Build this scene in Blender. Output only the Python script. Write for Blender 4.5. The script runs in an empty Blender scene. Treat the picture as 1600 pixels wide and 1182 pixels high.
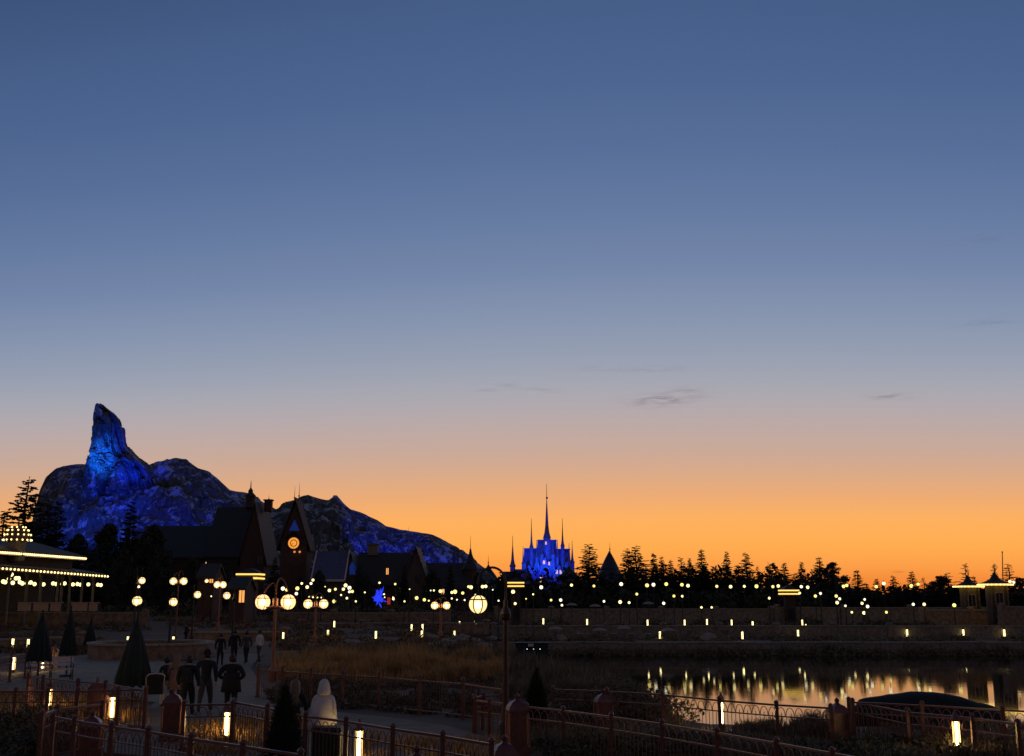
import bpy, bmesh, math, random
from math import sin, cos, pi, atan, atan2, sqrt, radians as R
from mathutils import Vector, Matrix, noise

# ------------------------------------------------------------------ camera / world / exposure
S = bpy.context.scene
COL = S.collection
F, PW, PH, HOR, EYE = 1700.0, 1600.0, 1182.0, 930.0, 5.8
PITCH = atan((HOR - PH / 2) / F)
cd = bpy.data.cameras.new('camera'); cam = bpy.data.objects.new('camera', cd); COL.objects.link(cam)
cam.location = (0, 0, EYE); cam.rotation_euler = (pi / 2 + PITCH, 0, 0)
cd.sensor_fit = 'HORIZONTAL'; cd.sensor_width = 36; cd.lens = 36 * F / PW
cd.clip_start = 0.1; cd.clip_end = 9000
S.camera = cam
S.view_settings.view_transform = 'Standard'; S.view_settings.look = 'None'
S.view_settings.exposure = 0; S.view_settings.gamma = 1; S.view_settings.use_curve_mapping = False
S.render.engine = 'CYCLES'
S.cycles.use_denoising = True
S.cycles.sample_clamp_indirect = 4
S.cycles.max_bounces = 5; S.cycles.diffuse_bounces = 2; S.cycles.glossy_bounces = 3; S.cycles.transparent_max_bounces = 8
S.cycles.use_light_tree = True

def lin(c):
    c = c / 255.0
    return c / 12.92 if c <= 0.04045 else ((c + 0.055) / 1.055) ** 2.4
def srgb(r, g, b): return (lin(r), lin(g), lin(b), 1)

class NT:
    """tiny node helper"""
    def __init__(s, tree): s.t = tree; s.n = tree.nodes; s.l = tree.links
    def new(s, typ, **kw):
        n = s.n.new(typ)
        for k, v in kw.items(): setattr(n, k, v)
        return n
    def put(s, sock, v):
        if hasattr(v, 'is_output'): s.l.new(v, sock)
        else: sock.default_value = v
    def math(s, op, a, b=0.0, clamp=False):
        n = s.new('ShaderNodeMath', operation=op); n.use_clamp = clamp
        s.put(n.inputs[0], a); s.put(n.inputs[1], b); return n.outputs[0]
    def mix(s, f, a, b):
        n = s.new('ShaderNodeMix', data_type='RGBA')
        s.put(n.inputs[0], f); s.put(n.inputs[6], a); s.put(n.inputs[7], b); return n.outputs[2]
    def noise(s, vec, scale, detail=4, rough=0.5):
        n = s.new('ShaderNodeTexNoise'); n.inputs['Scale'].default_value = scale
        n.inputs['Detail'].default_value = detail; n.inputs['Roughness'].default_value = rough
        if vec is not None: s.l.new(vec, n.inputs['Vector'])
        return n.outputs[0]
    def ramp(s, f, stops, interp='LINEAR'):
        n = s.new('ShaderNodeValToRGB'); e = n.color_ramp; e.interpolation = interp
        while len(e.elements) < len(stops): e.elements.new(1)
        for q, (p, c) in zip(e.elements, stops): q.position = p; q.color = c
        s.put(n.inputs[0], f); return n.outputs[0]
    def scale(s, vec, v):
        n = s.new('ShaderNodeVectorMath', operation='MULTIPLY'); s.put(n.inputs[0], vec); n.inputs[1].default_value = v
        return n.outputs[0]

def make_world():
    w = bpy.data.worlds.new('World'); S.world = w; w.use_nodes = True
    T = NT(w.node_tree); T.n.clear()
    tc = T.new('ShaderNodeTexCoord')
    nrm = T.new('ShaderNodeVectorMath', operation='NORMALIZE'); T.l.new(tc.outputs['Generated'], nrm.inputs[0])
    sp = T.new('ShaderNodeSeparateXYZ'); T.l.new(nrm.outputs[0], sp.inputs[0])
    X, Y, Z = sp.outputs
    el = T.math('ARCSINE', Z)
    az = T.math('ARCTAN2', X, Y)
    off = T.math('ABSOLUTE', T.math('SUBTRACT', az, R(5)))
    sink = T.math('ADD', 1.035, T.math('MINIMUM', T.math('MULTIPLY', T.math('MULTIPLY', off, off), 0.8), 0.25))
    f = T.math('DIVIDE', T.math('MULTIPLY', el, sink), pi / 2, True)
    def deg(y): return math.degrees(atan((PH/2 - y) / F) + PITCH) / 90.0
    west = [(0.0, srgb(236, 126, 52)), (deg(905), srgb(244, 140, 58)), (deg(885), srgb(251, 157, 72)), (deg(850), srgb(255, 172, 80)),
            (deg(810), srgb(253, 175, 94)), (deg(770), srgb(235, 170, 116)), (deg(735), srgb(217, 169, 135)),
            (deg(700), srgb(201, 168, 151)), (deg(665), srgb(190, 168, 162)), (deg(630), srgb(178, 168, 172)), (deg(595), srgb(166, 166, 176)),
            (deg(550), srgb(151, 159, 177)), (deg(480), srgb(133, 147, 174)), (deg(400), srgb(114, 133, 168)), (deg(300), srgb(98, 120, 159)), (deg(200), srgb(85, 109, 151)),
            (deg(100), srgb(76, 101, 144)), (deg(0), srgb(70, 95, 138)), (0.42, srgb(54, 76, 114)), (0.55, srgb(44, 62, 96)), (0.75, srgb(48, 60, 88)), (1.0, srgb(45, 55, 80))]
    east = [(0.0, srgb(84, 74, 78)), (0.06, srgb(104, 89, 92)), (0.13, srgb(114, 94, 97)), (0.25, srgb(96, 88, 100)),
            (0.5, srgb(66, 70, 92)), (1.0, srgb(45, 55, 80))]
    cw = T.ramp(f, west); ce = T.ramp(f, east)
    # azimuth of the afterglow: a little right of straight ahead
    a = T.math('COSINE', T.math('SUBTRACT', az, R(6)))
    mr = T.new('ShaderNodeMapRange', interpolation_type='SMOOTHSTEP'); T.put(mr.inputs[0], a)
    mr.inputs[1].default_value = -0.55; mr.inputs[2].default_value = 0.92
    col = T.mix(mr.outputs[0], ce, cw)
    # a small physically based share: sun just set
    sky = T.new('ShaderNodeTexSky', sky_type='NISHITA'); sky.sun_disc = False
    sky.sun_elevation = R(-1.5); sky.sun_rotation = R(6); sky.air_density = 1.0; sky.dust_density = 1.0
    nsc = T.scale(sky.outputs[0], (0.01, 0.01, 0.01))
    # thin cloud wisps low in the afterglow
    comb = T.new('ShaderNodeCombineXYZ'); T.put(comb.inputs[0], az); T.put(comb.inputs[1], el)
    wv = T.new('ShaderNodeVectorMath', operation='MULTIPLY'); T.l.new(comb.outputs[0], wv.inputs[0]); wv.inputs[1].default_value = (30, 190, 1)
    nz = T.noise(wv.outputs[0], 1.6, 6, 0.6)
    tot = None
    for px, py, sa, se, k, tilt in ((1050, 627, 48, 9, 0.8, -.06), (1095, 612, 26, 5, .28, -.1), (1418, 637, 28, 5, 0.5, .05), (805, 604, 40, 4, 0.3, 0.06), (760, 611, 20, 3, .25, 0), (1035, 580, 50, 5, .22, 0), (860, 611, 22, 3, .25, .1), (1585, 540, 40, 5, .25, .0), (1412, 897, 9, 2.2, 0.9, .05), (1590, 420, 60, 6, .12, 0), (950, 577, 40, 4, .2, 0)):
        dx = T.math('MULTIPLY', T.math('SUBTRACT', az, atan((px - 800) / F / 1.03)), F / sa)
        dy0 = T.math('SUBTRACT', el, atan((PH/2 - py) / F) + PITCH)
        dy = T.math('MULTIPLY', T.math('ADD', dy0, T.math('MULTIPLY', dx, tilt * sa / F)), F / se)
        r2 = T.math('ADD', T.math('MULTIPLY', dx, dx), T.math('MULTIPLY', dy, dy))
        m = T.math('MULTIPLY', T.math('EXPONENT', T.math('MULTIPLY', r2, -1.0)), k)
        tot = m if tot is None else T.math('ADD', tot, m)
    nn = T.new('ShaderNodeMapRange', interpolation_type='SMOOTHSTEP'); T.put(nn.inputs[0], nz)
    nn.inputs[1].default_value = 0.36; nn.inputs[2].default_value = 0.66
    cl = T.math('MULTIPLY', tot, nn.outputs[0], True)
    dark = T.new('ShaderNodeMix', data_type='RGBA', blend_type='MULTIPLY'); T.put(dark.inputs[0], cl)
    T.put(dark.inputs[6], col); dark.inputs[7].default_value = (0.50, 0.44, 0.50, 1)
    add = T.new('ShaderNodeMix', data_type='RGBA', blend_type='ADD'); add.inputs[0].default_value = 1
    T.put(add.inputs[6], dark.outputs[2]); T.put(add.inputs[7], nsc)
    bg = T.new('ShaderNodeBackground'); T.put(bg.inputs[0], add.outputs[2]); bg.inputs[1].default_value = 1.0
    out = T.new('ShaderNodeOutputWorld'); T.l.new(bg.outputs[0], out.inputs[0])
make_world()

# ------------------------------------------------------------------ pixel helpers, terrain
def ray(px, py):
    cx, cy = (px - PW / 2) / F, (PH / 2 - py) / F
    return Vector((cx, cos(PITCH) - cy * sin(PITCH), sin(PITCH) + cy * cos(PITCH)))
def at(px, py, Y):
    d = ray(px, py); return Vector((0, 0, EYE)) + d * (Y / d.y)
def sm(a, b, x):
    t = min(1, max(0, (x - a) / (b - a))); return t * t * (3 - 2 * t)
LAKE = [(8.6, 52), (12, 48.5), (17, 47.5), (24, 44.5), (36, 41), (62, 38), (130, 40), (130, 110), (-1.5, 110), (-1.5, 101), (2.4, 88), (5.6, 74), (7.4, 62)]
def lake_sd(x, y):
    inside = False; d = 1e9; n = len(LAKE); j = n - 1
    for i in range(n):
        ax, ay = LAKE[j]; bx, by = LAKE[i]
        ex, ey = bx - ax, by - ay
        t = max(0, min(1, ((x - ax) * ex + (y - ay) * ey) / (ex * ex + ey * ey)))
        d = min(d, (x - ax - ex * t) ** 2 + (y - ay - ey * t) ** 2)
        if (ay > y) != (by > y) and x < (bx - ax) * (y - ay) / (by - ay) + ax: inside = not inside
        j = i
    d = sqrt(d); return -d if inside else d
def terrain(x, y):
    if y > 190 or y < -40 or abs(x) > 140: s = 99
    else: s = lake_sd(x, y)
    if s < 0: return max(-1.5, s * 0.8 - 0.02)
    left = 2.2 + 1.2 * sm(75, 140, y) + 0.8 * sm(140, 175, y)
    if y < 110:
        k = min(1, s / 17) ** 1.6 if x > 5 else sm(0, 7, s)
        far = left * k + 0.02
        if x < 5 and y > 100: far = max(far, 1.2 * sm(0, 2, s))
        return far
    w = sm(-14, -3, x)
    r = 1.2 if y < 121.8 else (2.0 if y < 141.8 else 3.2)
    return left * (1 - w) + r * w
def onground(px, py, dz=0.0):
    d = ray(px, py); t = 12.0
    while t < 400:
        p = Vector((0, 0, EYE)) + d * (t / d.y)
        gap = p.z - terrain(p.x, p.y) - dz
        if gap <= 0.01: break
        t += min(6.0, max(0.05, 0.6 * gap * t / max(0.5, EYE - p.z)))
    return p

# ------------------------------------------------------------------ materials
MATS = {}
def mat(name, col, rough=0.8, metal=0.0, var=0.25, scale=6.0, col2=None, bump=0.0, spec=None, stretch=None, contrast=None):
    if name in MATS: return MATS[name]
    m = bpy.data.materials.new(name); m.use_nodes = True; T = NT(m.node_tree)
    b = T.n['Principled BSDF']
    tc = T.new('ShaderNodeTexCoord'); v = tc.outputs['Object']
    if stretch: v = T.scale(v, stretch)
    n1 = T.noise(v, scale, 6, 0.6)
    c2 = col2 or tuple(c * (1 - var) for c in col[:3])
    c1 = col if col2 else tuple(min(1, c * (1 + var)) for c in col[:3])
    lo, hi = contrast or (0.3, 0.7)
    mr = T.new('ShaderNodeMapRange'); T.put(mr.inputs[0], n1); mr.inputs[1].default_value = lo; mr.inputs[2].default_value = hi
    c = T.mix(mr.outputs[0], (*c2[:3], 1), (*c1[:3], 1))
    T.put(b.inputs['Base Color'], c)
    b.inputs['Roughness'].default_value = rough; b.inputs['Metallic'].default_value = metal
    if spec is not None: b.inputs['Specular IOR Level'].default_value = spec
    if bump:
        bp = T.new('ShaderNodeBump'); bp.inputs['Strength'].default_value = bump; bp.inputs['Distance'].default_value = 0.1
        T.put(bp.inputs['Height'], n1); T.put(b.inputs['Normal'], bp.outputs[0])
    MATS[name] = m; return m
def glow(name, col, strength):
    if name in MATS: return MATS[name]
    m = bpy.data.materials.new(name); m.use_nodes = True; T = NT(m.node_tree)
    b = T.n['Principled BSDF']; b.inputs['Base Color'].default_value = (0.08, 0.07, 0.06, 1)
    b.inputs['Emission Color'].default_value = (*col, 1); b.inputs['Emission Strength'].default_value = strength
    MATS[name] = m; return m

M_iron = mat('oxblood_iron', (0.125, 0.035, 0.026), 0.38, 0.0, 0.4, 9, spec=0.6)
M_copper = mat('copper_post', (0.30, 0.13, 0.075), 0.42, 0.5, 0.3, 8)
M_postiron = mat('lamp_post_iron', (0.035, 0.013, 0.011), 0.5, 0.0, 0.4, 9)
M_dark = mat('dark_metal', (0.02, 0.02, 0.022), 0.5, 0.2, 0.3, 8)
M_stone = mat('terrace_stone', (0.20, 0.165, 0.125), 0.9, 0, 0.45, 3, bump=0.4)
M_stone2 = mat('brown_stone', (0.22, 0.15, 0.10), 0.9, 0, 0.45, 2.5, bump=0.4)
M_pale = mat('pale_stone', (0.20, 0.165, 0.125), 0.85, 0, 0.3, 4, bump=0.3)
M_kiosk = mat('kiosk_render', (0.085, 0.068, 0.052), 0.9, 0, 0.35, 2.5, bump=0.4)
M_coping = mat('coping_stone', (0.26, 0.225, 0.17), 0.8, 0, 0.3, 5)
M_slate = mat('slate_roof', (0.023, 0.023, 0.024), 0.6, 0, 0.4, 3)
M_tile = mat('dark_tile_roof', (0.040, 0.033, 0.027), 0.7, 0, 0.4, 3)
M_blueroof = mat('blue_slate_roof', (0.07, 0.075, 0.15), 0.6, 0, 0.3, 3)
M_timber = mat('dark_timber', (0.055, 0.032, 0.023), 0.8, 0, 0.4, 5)
M_brick = mat('red_brown_wall', (0.085, 0.046, 0.034), 0.9, 0, 0.35, 4)
M_plaster = mat('plaster', (0.09, 0.072, 0.058), 0.9, 0, 0.25, 3)
M_canvas = mat('green_canvas', (0.006, 0.016, 0.013), 0.75, 0, 0.35, 5, bump=0.2)
M_tarp = mat('green_tarpaulin', (0.006, 0.014, 0.011), 0.95, 0, 0.4, 1.2, bump=0.5)
M_beige = mat('beige_canvas', (0.30, 0.25, 0.20), 0.85, 0, 0.2, 3)
M_wood = mat('tan_wood', (0.55, 0.34, 0.18), 0.7, 0, 0.35, 4, stretch=(1, 1, 6))
M_slat = mat('pale_painted_slat', (0.62, 0.52, 0.47), 0.6, 0, 0.15, 6)
M_paving = mat('grey_paving', (0.18, 0.15, 0.095), 0.75, 0, 0.3, 1.6, bump=0.2)
M_path = mat('warm_paving', (0.165, 0.125, 0.078), 0.8, 0, 0.3, 1.8, bump=0.2)
M_soil = mat('soil_and_turf', (0.065, 0.055, 0.032), 0.95, 0, 0.5, 0.5, col2=(0.16, 0.105, 0.058), bump=0.6)
M_leafd = mat('dark_conifer_foliage', (0.028, 0.036, 0.018), 0.8, 0, 0.5, 1.5)
M_leaf = mat('broadleaf_foliage', (0.085, 0.078, 0.040), 0.8, 0, 0.5, 1.5)
M_autumn = mat('autumn_foliage', (0.075, 0.035, 0.012), 0.8, 0, 0.5, 1.5)
M_bark = mat('bark', (0.05, 0.036, 0.026), 0.9, 0, 0.4, 6)
M_gold = mat('golden_grass', (0.62, 0.36, 0.12), 0.85, 0, 0.5, 0.5, col2=(0.28, 0.17, 0.07))
M_tuft = mat('dark_grass', (0.17, 0.14, 0.08), 0.85, 0, 0.5, 0.8)
M_heath = mat('russet_shrub', (0.26, 0.165, 0.095), 0.9, 0, 0.5, 0.6, col2=(0.085, 0.068, 0.038))
M_rock = mat('boulder_rock', (0.26, 0.21, 0.16), 0.9, 0, 0.4, 2, bump=0.5)
M_black = mat('black_cloth', (0.012, 0.012, 0.014), 0.9, 0, 0.3, 10)
M_navy = mat('navy_cloth', (0.015, 0.017, 0.024), 0.9, 0, 0.3, 10)
M_greyc = mat('grey_cloth', (0.06, 0.056, 0.055), 0.9, 0, 0.3, 10)
M_whitec = mat('white_fleece', (0.62, 0.57, 0.54), 0.95, 0, 0.1, 14)
M_pink = mat('rose_cloth', (0.30, 0.17, 0.14), 0.9, 0, 0.2, 10)
M_skin = mat('skin', (0.45, 0.29, 0.21), 0.6, 0, 0.08, 10)
M_hair = mat('dark_hair', (0.018, 0.012, 0.009), 0.5, 0, 0.3, 20)
M_hairl = mat('fair_hair', (0.16, 0.11, 0.07), 0.5, 0, 0.3, 20)
M_shoe = mat('shoe_leather', (0.03, 0.026, 0.024), 0.6, 0, 0.3, 10)
M_castle = mat('castle_stone', (0.16, 0.16, 0.175), 0.8, 0, 0.35, 1.2, bump=0.3)
M_croof = mat('castle_slate', (0.10, 0.105, 0.14), 0.55, 0, 0.35, 1.0)
M_spire = mat('bronze_spire', (0.17, 0.13, 0.12), 0.5, 0.4, 0.3, 2)
M_gpane = mat('window_glass', (0.01, 0.012, 0.02), 0.1, 0, 0.2, 4)
def frosted(name, col, strength, clear):
    m = bpy.data.materials.new(name); m.use_nodes = True; T = NT(m.node_tree); out = T.n['Material Output']
    T.n.remove(T.n['Principled BSDF'])
    e = T.new('ShaderNodeEmission'); e.inputs[0].default_value = (*col, 1); e.inputs[1].default_value = strength
    t = T.new('ShaderNodeBsdfTransparent'); t.inputs[0].default_value = (1, .9, .7, 1); mx = T.new('ShaderNodeMixShader'); mx.inputs[0].default_value = 1 - clear
    T.l.new(t.outputs[0], mx.inputs[1]); T.l.new(e.outputs[0], mx.inputs[2]); T.l.new(mx.outputs[0], out.inputs[0]); return m
L_core = glow('lamp_core', (1.0, 0.74, 0.38), 55.0)
L_far = glow('lamp_globe_far', (1.0, 0.80, 0.33), 2.2)
L_far2 = glow('lamp_globe_far_white', (1.0, 0.88, 0.60), 1.9)
L_far3 = glow('lamp_globe_far_amber', (1.0, 0.82, 0.22), 1.7)
L_near = frosted('lamp_globe_near', (1.0, 0.66, 0.28), 1.9, 0.25)
L_bulb = glow('bulb_warm', (1.0, 0.72, 0.26), 3.2)
L_strip = glow('lit_fascia', (1.0, 0.60, 0.12), 1.6)
L_boll = frosted('bollard_light', (1.0, 0.80, 0.22), 1.7, 0.4)
L_bollf = glow('bollard_light_far', (1.0, 0.82, 0.34), 2.8)
L_win = glow('lit_window', (1.0, 0.42, 0.10), 1.1)
L_winp = glow('lit_window_pale', (1.0, 0.55, 0.32), 1.0)
L_clock = glow('clock_face', (1.0, 0.36, 0.045), 1.0)
L_blue = glow('blue_led', (0.02, 0.05, 1.0), 1.0); L_blue.node_tree.nodes['Principled BSDF'].inputs['Base Color'].default_value = (0.02, 0.03, 0.2, 1)
L_red = glow('red_panel', (0.9, 0.05, 0.02), 0.35)
L_white = glow('white_led', (0.8, 0.9, 1.0), 2.0)

# ------------------------------------------------------------------ mesh builder
class MB:
    def __init__(s): s.v = []; s.f = []
    def add(s, vs, fs):
        o = len(s.v); s.v += [tuple(v) for v in vs]; s.f += [tuple(i + o for i in f) for f in fs]; return s
    def box(s, c, d, rz=0.0, taper=1.0):
        hx, hy, hz = d[0] / 2, d[1] / 2, d[2] / 2; cs, sn = cos(rz), sin(rz); vs = []
        for z, k in ((-hz, 1), (hz, taper)):
            for x, y in ((-hx, -hy), (hx, -hy), (hx, hy), (-hx, hy)):
                x *= k; y *= k
                vs.append((c[0] + x * cs - y * sn, c[1] + x * sn + y * cs, c[2] + z))
        return s.add(vs, [(0, 3, 2, 1), (4, 5, 6, 7), (0, 1, 5, 4), (1, 2, 6, 5), (2, 3, 7, 6), (3, 0, 4, 7)])
    def bar(s, a, b, w, h=None):
        a, b = Vector(a), Vector(b); h = h or w; d = (b - a).normalized()
        u = Vector((0, 0, 1)) if abs(d.z) < 0.95 else Vector((0, 1, 0))
        r = d.cross(u).normalized() * w / 2; q = r.cross(d).normalized() * h / 2
        vs = [p + x * r + y * q for p in (a, b) for x, y in ((-1, -1), (1, -1), (1, 1), (-1, 1))]
        return s.add(vs, [(0, 1, 2, 3), (7, 6, 5, 4), (0, 4, 5, 1), (1, 5, 6, 2), (2, 6, 7, 3), (3, 7, 4, 0)])
    def tube(s, pts, rad, n=8, cap=True):
        pts = [Vector(p) for p in pts]; rad = rad if isinstance(rad, (list, tuple)) else [rad] * len(pts)
        o = len(s.v); prev = None
        for i, p in enumerate(pts):
            d = (pts[min(i + 1, len(pts) - 1)] - pts[max(i - 1, 0)]).normalized()
            if prev is None:
                u = Vector((1, 0, 0)) if abs(d.x) < 0.9 else Vector((0, 1, 0)); u = (u - d * u.dot(d)).normalized()
            else: u = (prev - d * prev.dot(d)).normalized()
            prev = u; w = d.cross(u)
            for k in range(n):
                a = 2 * pi * k / n; s.v.append(tuple(p + (u * cos(a) + w * sin(a)) * rad[i]))
        for i in range(len(pts) - 1):
            for k in range(n):
                s.f.append((o + i * n + k, o + i * n + (k + 1) % n, o + (i + 1) * n + (k + 1) % n, o + (i + 1) * n + k))
        if cap:
            s.f.append(tuple(o + k for k in reversed(range(n)))); s.f.append(tuple(o + (len(pts) - 1) * n + k for k in range(n)))
        return s
    def lathe(s, prof, c=(0, 0, 0), n=12, rot=0.0, sy=1.0):
        o = len(s.v)
        for r, z in prof:
            for k in range(n):
                a = 2 * pi * k / n + rot; s.v.append((c[0] + r * cos(a), c[1] + r * sin(a) * sy, c[2] + z))
        for i in range(len(prof) - 1):
            for k in range(n):
                s.f.append((o + i * n + k, o + i * n + (k + 1) % n, o + (i + 1) * n + (k + 1) % n, o + (i + 1) * n + k))
        s.f.append(tuple(o + k for k in reversed(range(n)))); s.f.append(tuple(o + (len(prof) - 1) * n + k for k in range(n)))
        return s
    def ball(s, c, r, n=10, m=6, sz=1.0):
        return s.lathe([(max(1e-4, r * sin(pi * i / m)), -r * sz * cos(pi * i / m)) for i in range(m + 1)], c, n)
    def build(s, name, material, parent=None, smooth=False, world=False, kind=None):
        me = bpy.data.meshes.new(name)
        off = Vector(parent.location) if (parent is not None and world) else Vector((0, 0, 0))
        me.from_pydata([tuple(Vector(v) - off) for v in s.v] if world and parent is not None else s.v, [], s.f)
        me.materials.append(material)
        if smooth: me.polygons.foreach_set('use_smooth', [True] * len(me.polygons))
        me.update()
        o = bpy.data.objects.new(name, me); COL.objects.link(o)
        if parent is not None: o.parent = parent
        if kind: o['kind'] = kind
        return o
def tag(o, label, cat, group=None, kind=None):
    o['label'] = label; o['category'] = cat
    if group: o['group'] = group
    if kind: o['kind'] = kind
    return o
def thing(name, label, cat, loc=(0, 0, 0), rz=0.0, group=None):
    o = bpy.data.objects.new(name, None); COL.objects.link(o); o.location = loc; o.rotation_euler = (0, 0, rz)
    o.empty_display_size = 0.2
    return tag(o, label, cat, group)
def child(me, name, parent, loc=(0, 0, 0), rz=0.0, sc=None):
    o = bpy.data.objects.new(name, me); COL.objects.link(o); o.parent = parent; o.location = loc; o.rotation_euler = (0, 0, rz)
    if sc: o.scale = sc
    return o
def struct(o): o['kind'] = 'structure'; return o
ORD = 'first second third fourth fifth sixth seventh eighth ninth tenth eleventh twelfth thirteenth fourteenth fifteenth sixteenth seventeenth eighteenth nineteenth twentieth'.split()
TENS = {20: 'twenty', 30: 'thirty', 40: 'forty'}
def ordn(i):
    if i < 20: return ORD[i]
    t = (i + 1) // 10 * 10; r = (i + 1) % 10
    return TENS[t][:-1] + 'ieth' if r == 0 else TENS[t] + '-' + ORD[r - 1]
def nz(x, y, z=0.0): return noise.noise(Vector((x, y, z)))

# ------------------------------------------------------------------ ground, water, paths
def axis(a, fine, b, step, far):
    out = []; v = a
    while v < b: out.append(v); v += step
    lo = []; v, st = a, step
    while v > -far: st *= 1.35; v -= st; lo.append(v)
    hi = []; v, st = b, step
    while v < far: hi.append(v); st *= 1.35; v += st
    return lo[::-1] + out + hi + [far * 1.2]
xs = axis(-75, 0, 80, 1.0, 4000); ys = axis(12, 0, 185, 0.85, 4000)
ys = sorted([y for y in ys if all(abs(y - q) > 0.3 for q in (110, 121.8, 141.8))] + [109.95, 110.05, 121.75, 121.85, 141.75, 141.85])
gm = MB()
for y in ys:
    for x in xs:
        z = terrain(x, y)
        if z > 0.3 and y < 400 and abs(x) < 300: z += 0.05 * nz(x * 0.35, y * 0.35) - 0.03
        gm.v.append((x, y, z))
nxs = len(xs)
gm.f = [(j * nxs + i, j * nxs + i + 1, (j + 1) * nxs + i + 1, (j + 1) * nxs + i) for j in range(len(ys) - 1) for i in range(nxs - 1)]
struct(gm.build('ground', M_soil, smooth=True))

def water_mat():
    m = bpy.data.materials.new('lake_water'); m.use_nodes = True; T = NT(m.node_tree); b = T.n['Principled BSDF']
    b.inputs['Base Color'].default_value = (0.004, 0.006, 0.006, 1); b.inputs['Roughness'].default_value = 0.035
    b.inputs['IOR'].default_value = 2.2; b.inputs['Specular IOR Level'].default_value = 0.9
    tc = T.new('ShaderNodeTexCoord'); v = T.scale(tc.outputs['Object'], (0.35, 1.5, 1))
    n1 = T.noise(v, 1.3, 3, 0.5); n2 = T.noise(T.scale(tc.outputs['Object'], (0.1, 0.06, 1)), 1.0, 2, 0.5)
    h = T.math('MULTIPLY', n1, n2)
    bp = T.new('ShaderNodeBump'); bp.inputs['Strength'].default_value = 0.04; bp.inputs['Distance'].default_value = 0.10
    T.put(bp.inputs['Height'], h); T.put(b.inputs['Normal'], bp.outputs[0]); return m
w = MB(); w.add([(-8, 36, 0), (131, 36, 0), (131, 110.0, 0), (-8, 110.0, 0)], [(0, 1, 2, 3)])
struct(w.build('water', water_mat()))

def sheet(name, pxs, m, dz=0.03, flat=None):
    """paved sheet: px polygon dropped on the ground"""
    pts = [onground(*p) for p in pxs]; z = flat if flat is not None else sum(p.z for p in pts) / len(pts)
    bm = MB(); n = len(pts)
    bm.add([(p.x, p.y, z + dz) for p in pts] + [(p.x, p.y, z - 0.25) for p in pts], [tuple(range(n))] + [(i, i + n, (i + 1) % n + n, (i + 1) % n) for i in range(n)])
    return struct(bm.build(name, m))
sheet('plaza', [(-60, 1080), (250, 1098), (300, 1044), (250, 1032), (150, 1022), (60, 1034), (-60, 1050)], M_paving, 0.05, 2.2)
sheet('path', [(120, 1175), (300, 1190), (500, 1250), (760, 1260), (800, 1166), (700, 1136), (600, 1122), (480, 1110), (420, 1096), (392, 1044), (410, 1022), (350, 1024), (300, 1040), (245, 1098)], M_path, 0.062, 2.2)

# ------------------------------------------------------------------ mountain
def rock_mat():
    m = bpy.data.materials.new('snowy_rock'); m.use_nodes = True; T = NT(m.node_tree); b = T.n['Principled BSDF']
    tc = T.new('ShaderNodeTexCoord'); ob = tc.outputs['Object']
    n1 = T.noise(T.scale(ob, (1.0, 1.0, 0.5)), 0.42, 10, 0.68)
    n2 = T.noise(ob, 1.4, 6, 0.6)
    g = T.new('ShaderNodeNewGeometry'); sp = T.new('ShaderNodeSeparateXYZ'); T.l.new(g.outputs['Normal'], sp.inputs[0])
    k = T.math('ADD', T.math('ADD', n1, T.math('MULTIPLY', n2, 0.35)), T.math('MULTIPLY', sp.outputs[2], 0.16))
    mr = T.new('ShaderNodeMapRange', interpolation_type='SMOOTHSTEP'); T.put(mr.inputs[0], k); mr.inputs[1].default_value = 0.745; mr.inputs[2].default_value = 0.88
    vo = T.new('ShaderNodeTexVoronoi', feature='DISTANCE_TO_EDGE'); vo.inputs['Scale'].default_value = 0.42
    wob = T.new('ShaderNodeVectorMath', operation='ADD'); T.l.new(T.scale(ob, (1.0, 1.0, 0.10)), wob.inputs[0])
    nzc = T.new('ShaderNodeTexNoise'); nzc.inputs['Scale'].default_value = 0.6; nzc.inputs['Detail'].default_value = 4; T.l.new(ob, nzc.inputs['Vector'])
    T.l.new(T.scale(nzc.outputs['Color'], (2.4, 2.4, 2.4)), wob.inputs[1]); T.l.new(wob.outputs[0], vo.inputs['Vector'])
    ck = T.new('ShaderNodeMapRange', interpolation_type='SMOOTHSTEP'); T.put(ck.inputs[0], vo.outputs['Distance']); ck.inputs[1].default_value = 0.0; ck.inputs[2].default_value = 0.10
    rockc = T.mix(n2, (0.018, 0.020, 0.020, 1), (0.13, 0.145, 0.145, 1))
    snow = T.mix(mr.outputs[0], rockc, (0.36, 0.43, 0.48, 1))
    brk = T.new('ShaderNodeMapRange', interpolation_type='SMOOTHSTEP'); T.put(brk.inputs[0], T.noise(ob, 0.25, 3)); brk.inputs[1].default_value = 0.40; brk.inputs[2].default_value = 0.62
    cf_ = T.math('MULTIPLY', T.math('SUBTRACT', 1.0, ck.outputs[0]), T.math('MULTIPLY', brk.outputs[0], 0.75))
    T.put(b.inputs['Base Color'], T.mix(cf_, snow, (0.015, 0.015, 0.018, 1)))
    b.inputs['Roughness'].default_value = 0.9
    bp = T.new('ShaderNodeBump'); bp.inputs['Strength'].default_value = 0.7; bp.inputs['Distance'].default_value = 0.6
    T.put(bp.inputs['Height'], T.math('ADD', T.math('ADD', n1, T.math('MULTIPLY', n2, 0.4)), T.math('MULTIPLY', cf_, -0.5))); T.put(b.inputs['Normal'], bp.outputs[0]); return m
M_mount = rock_mat()
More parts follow.
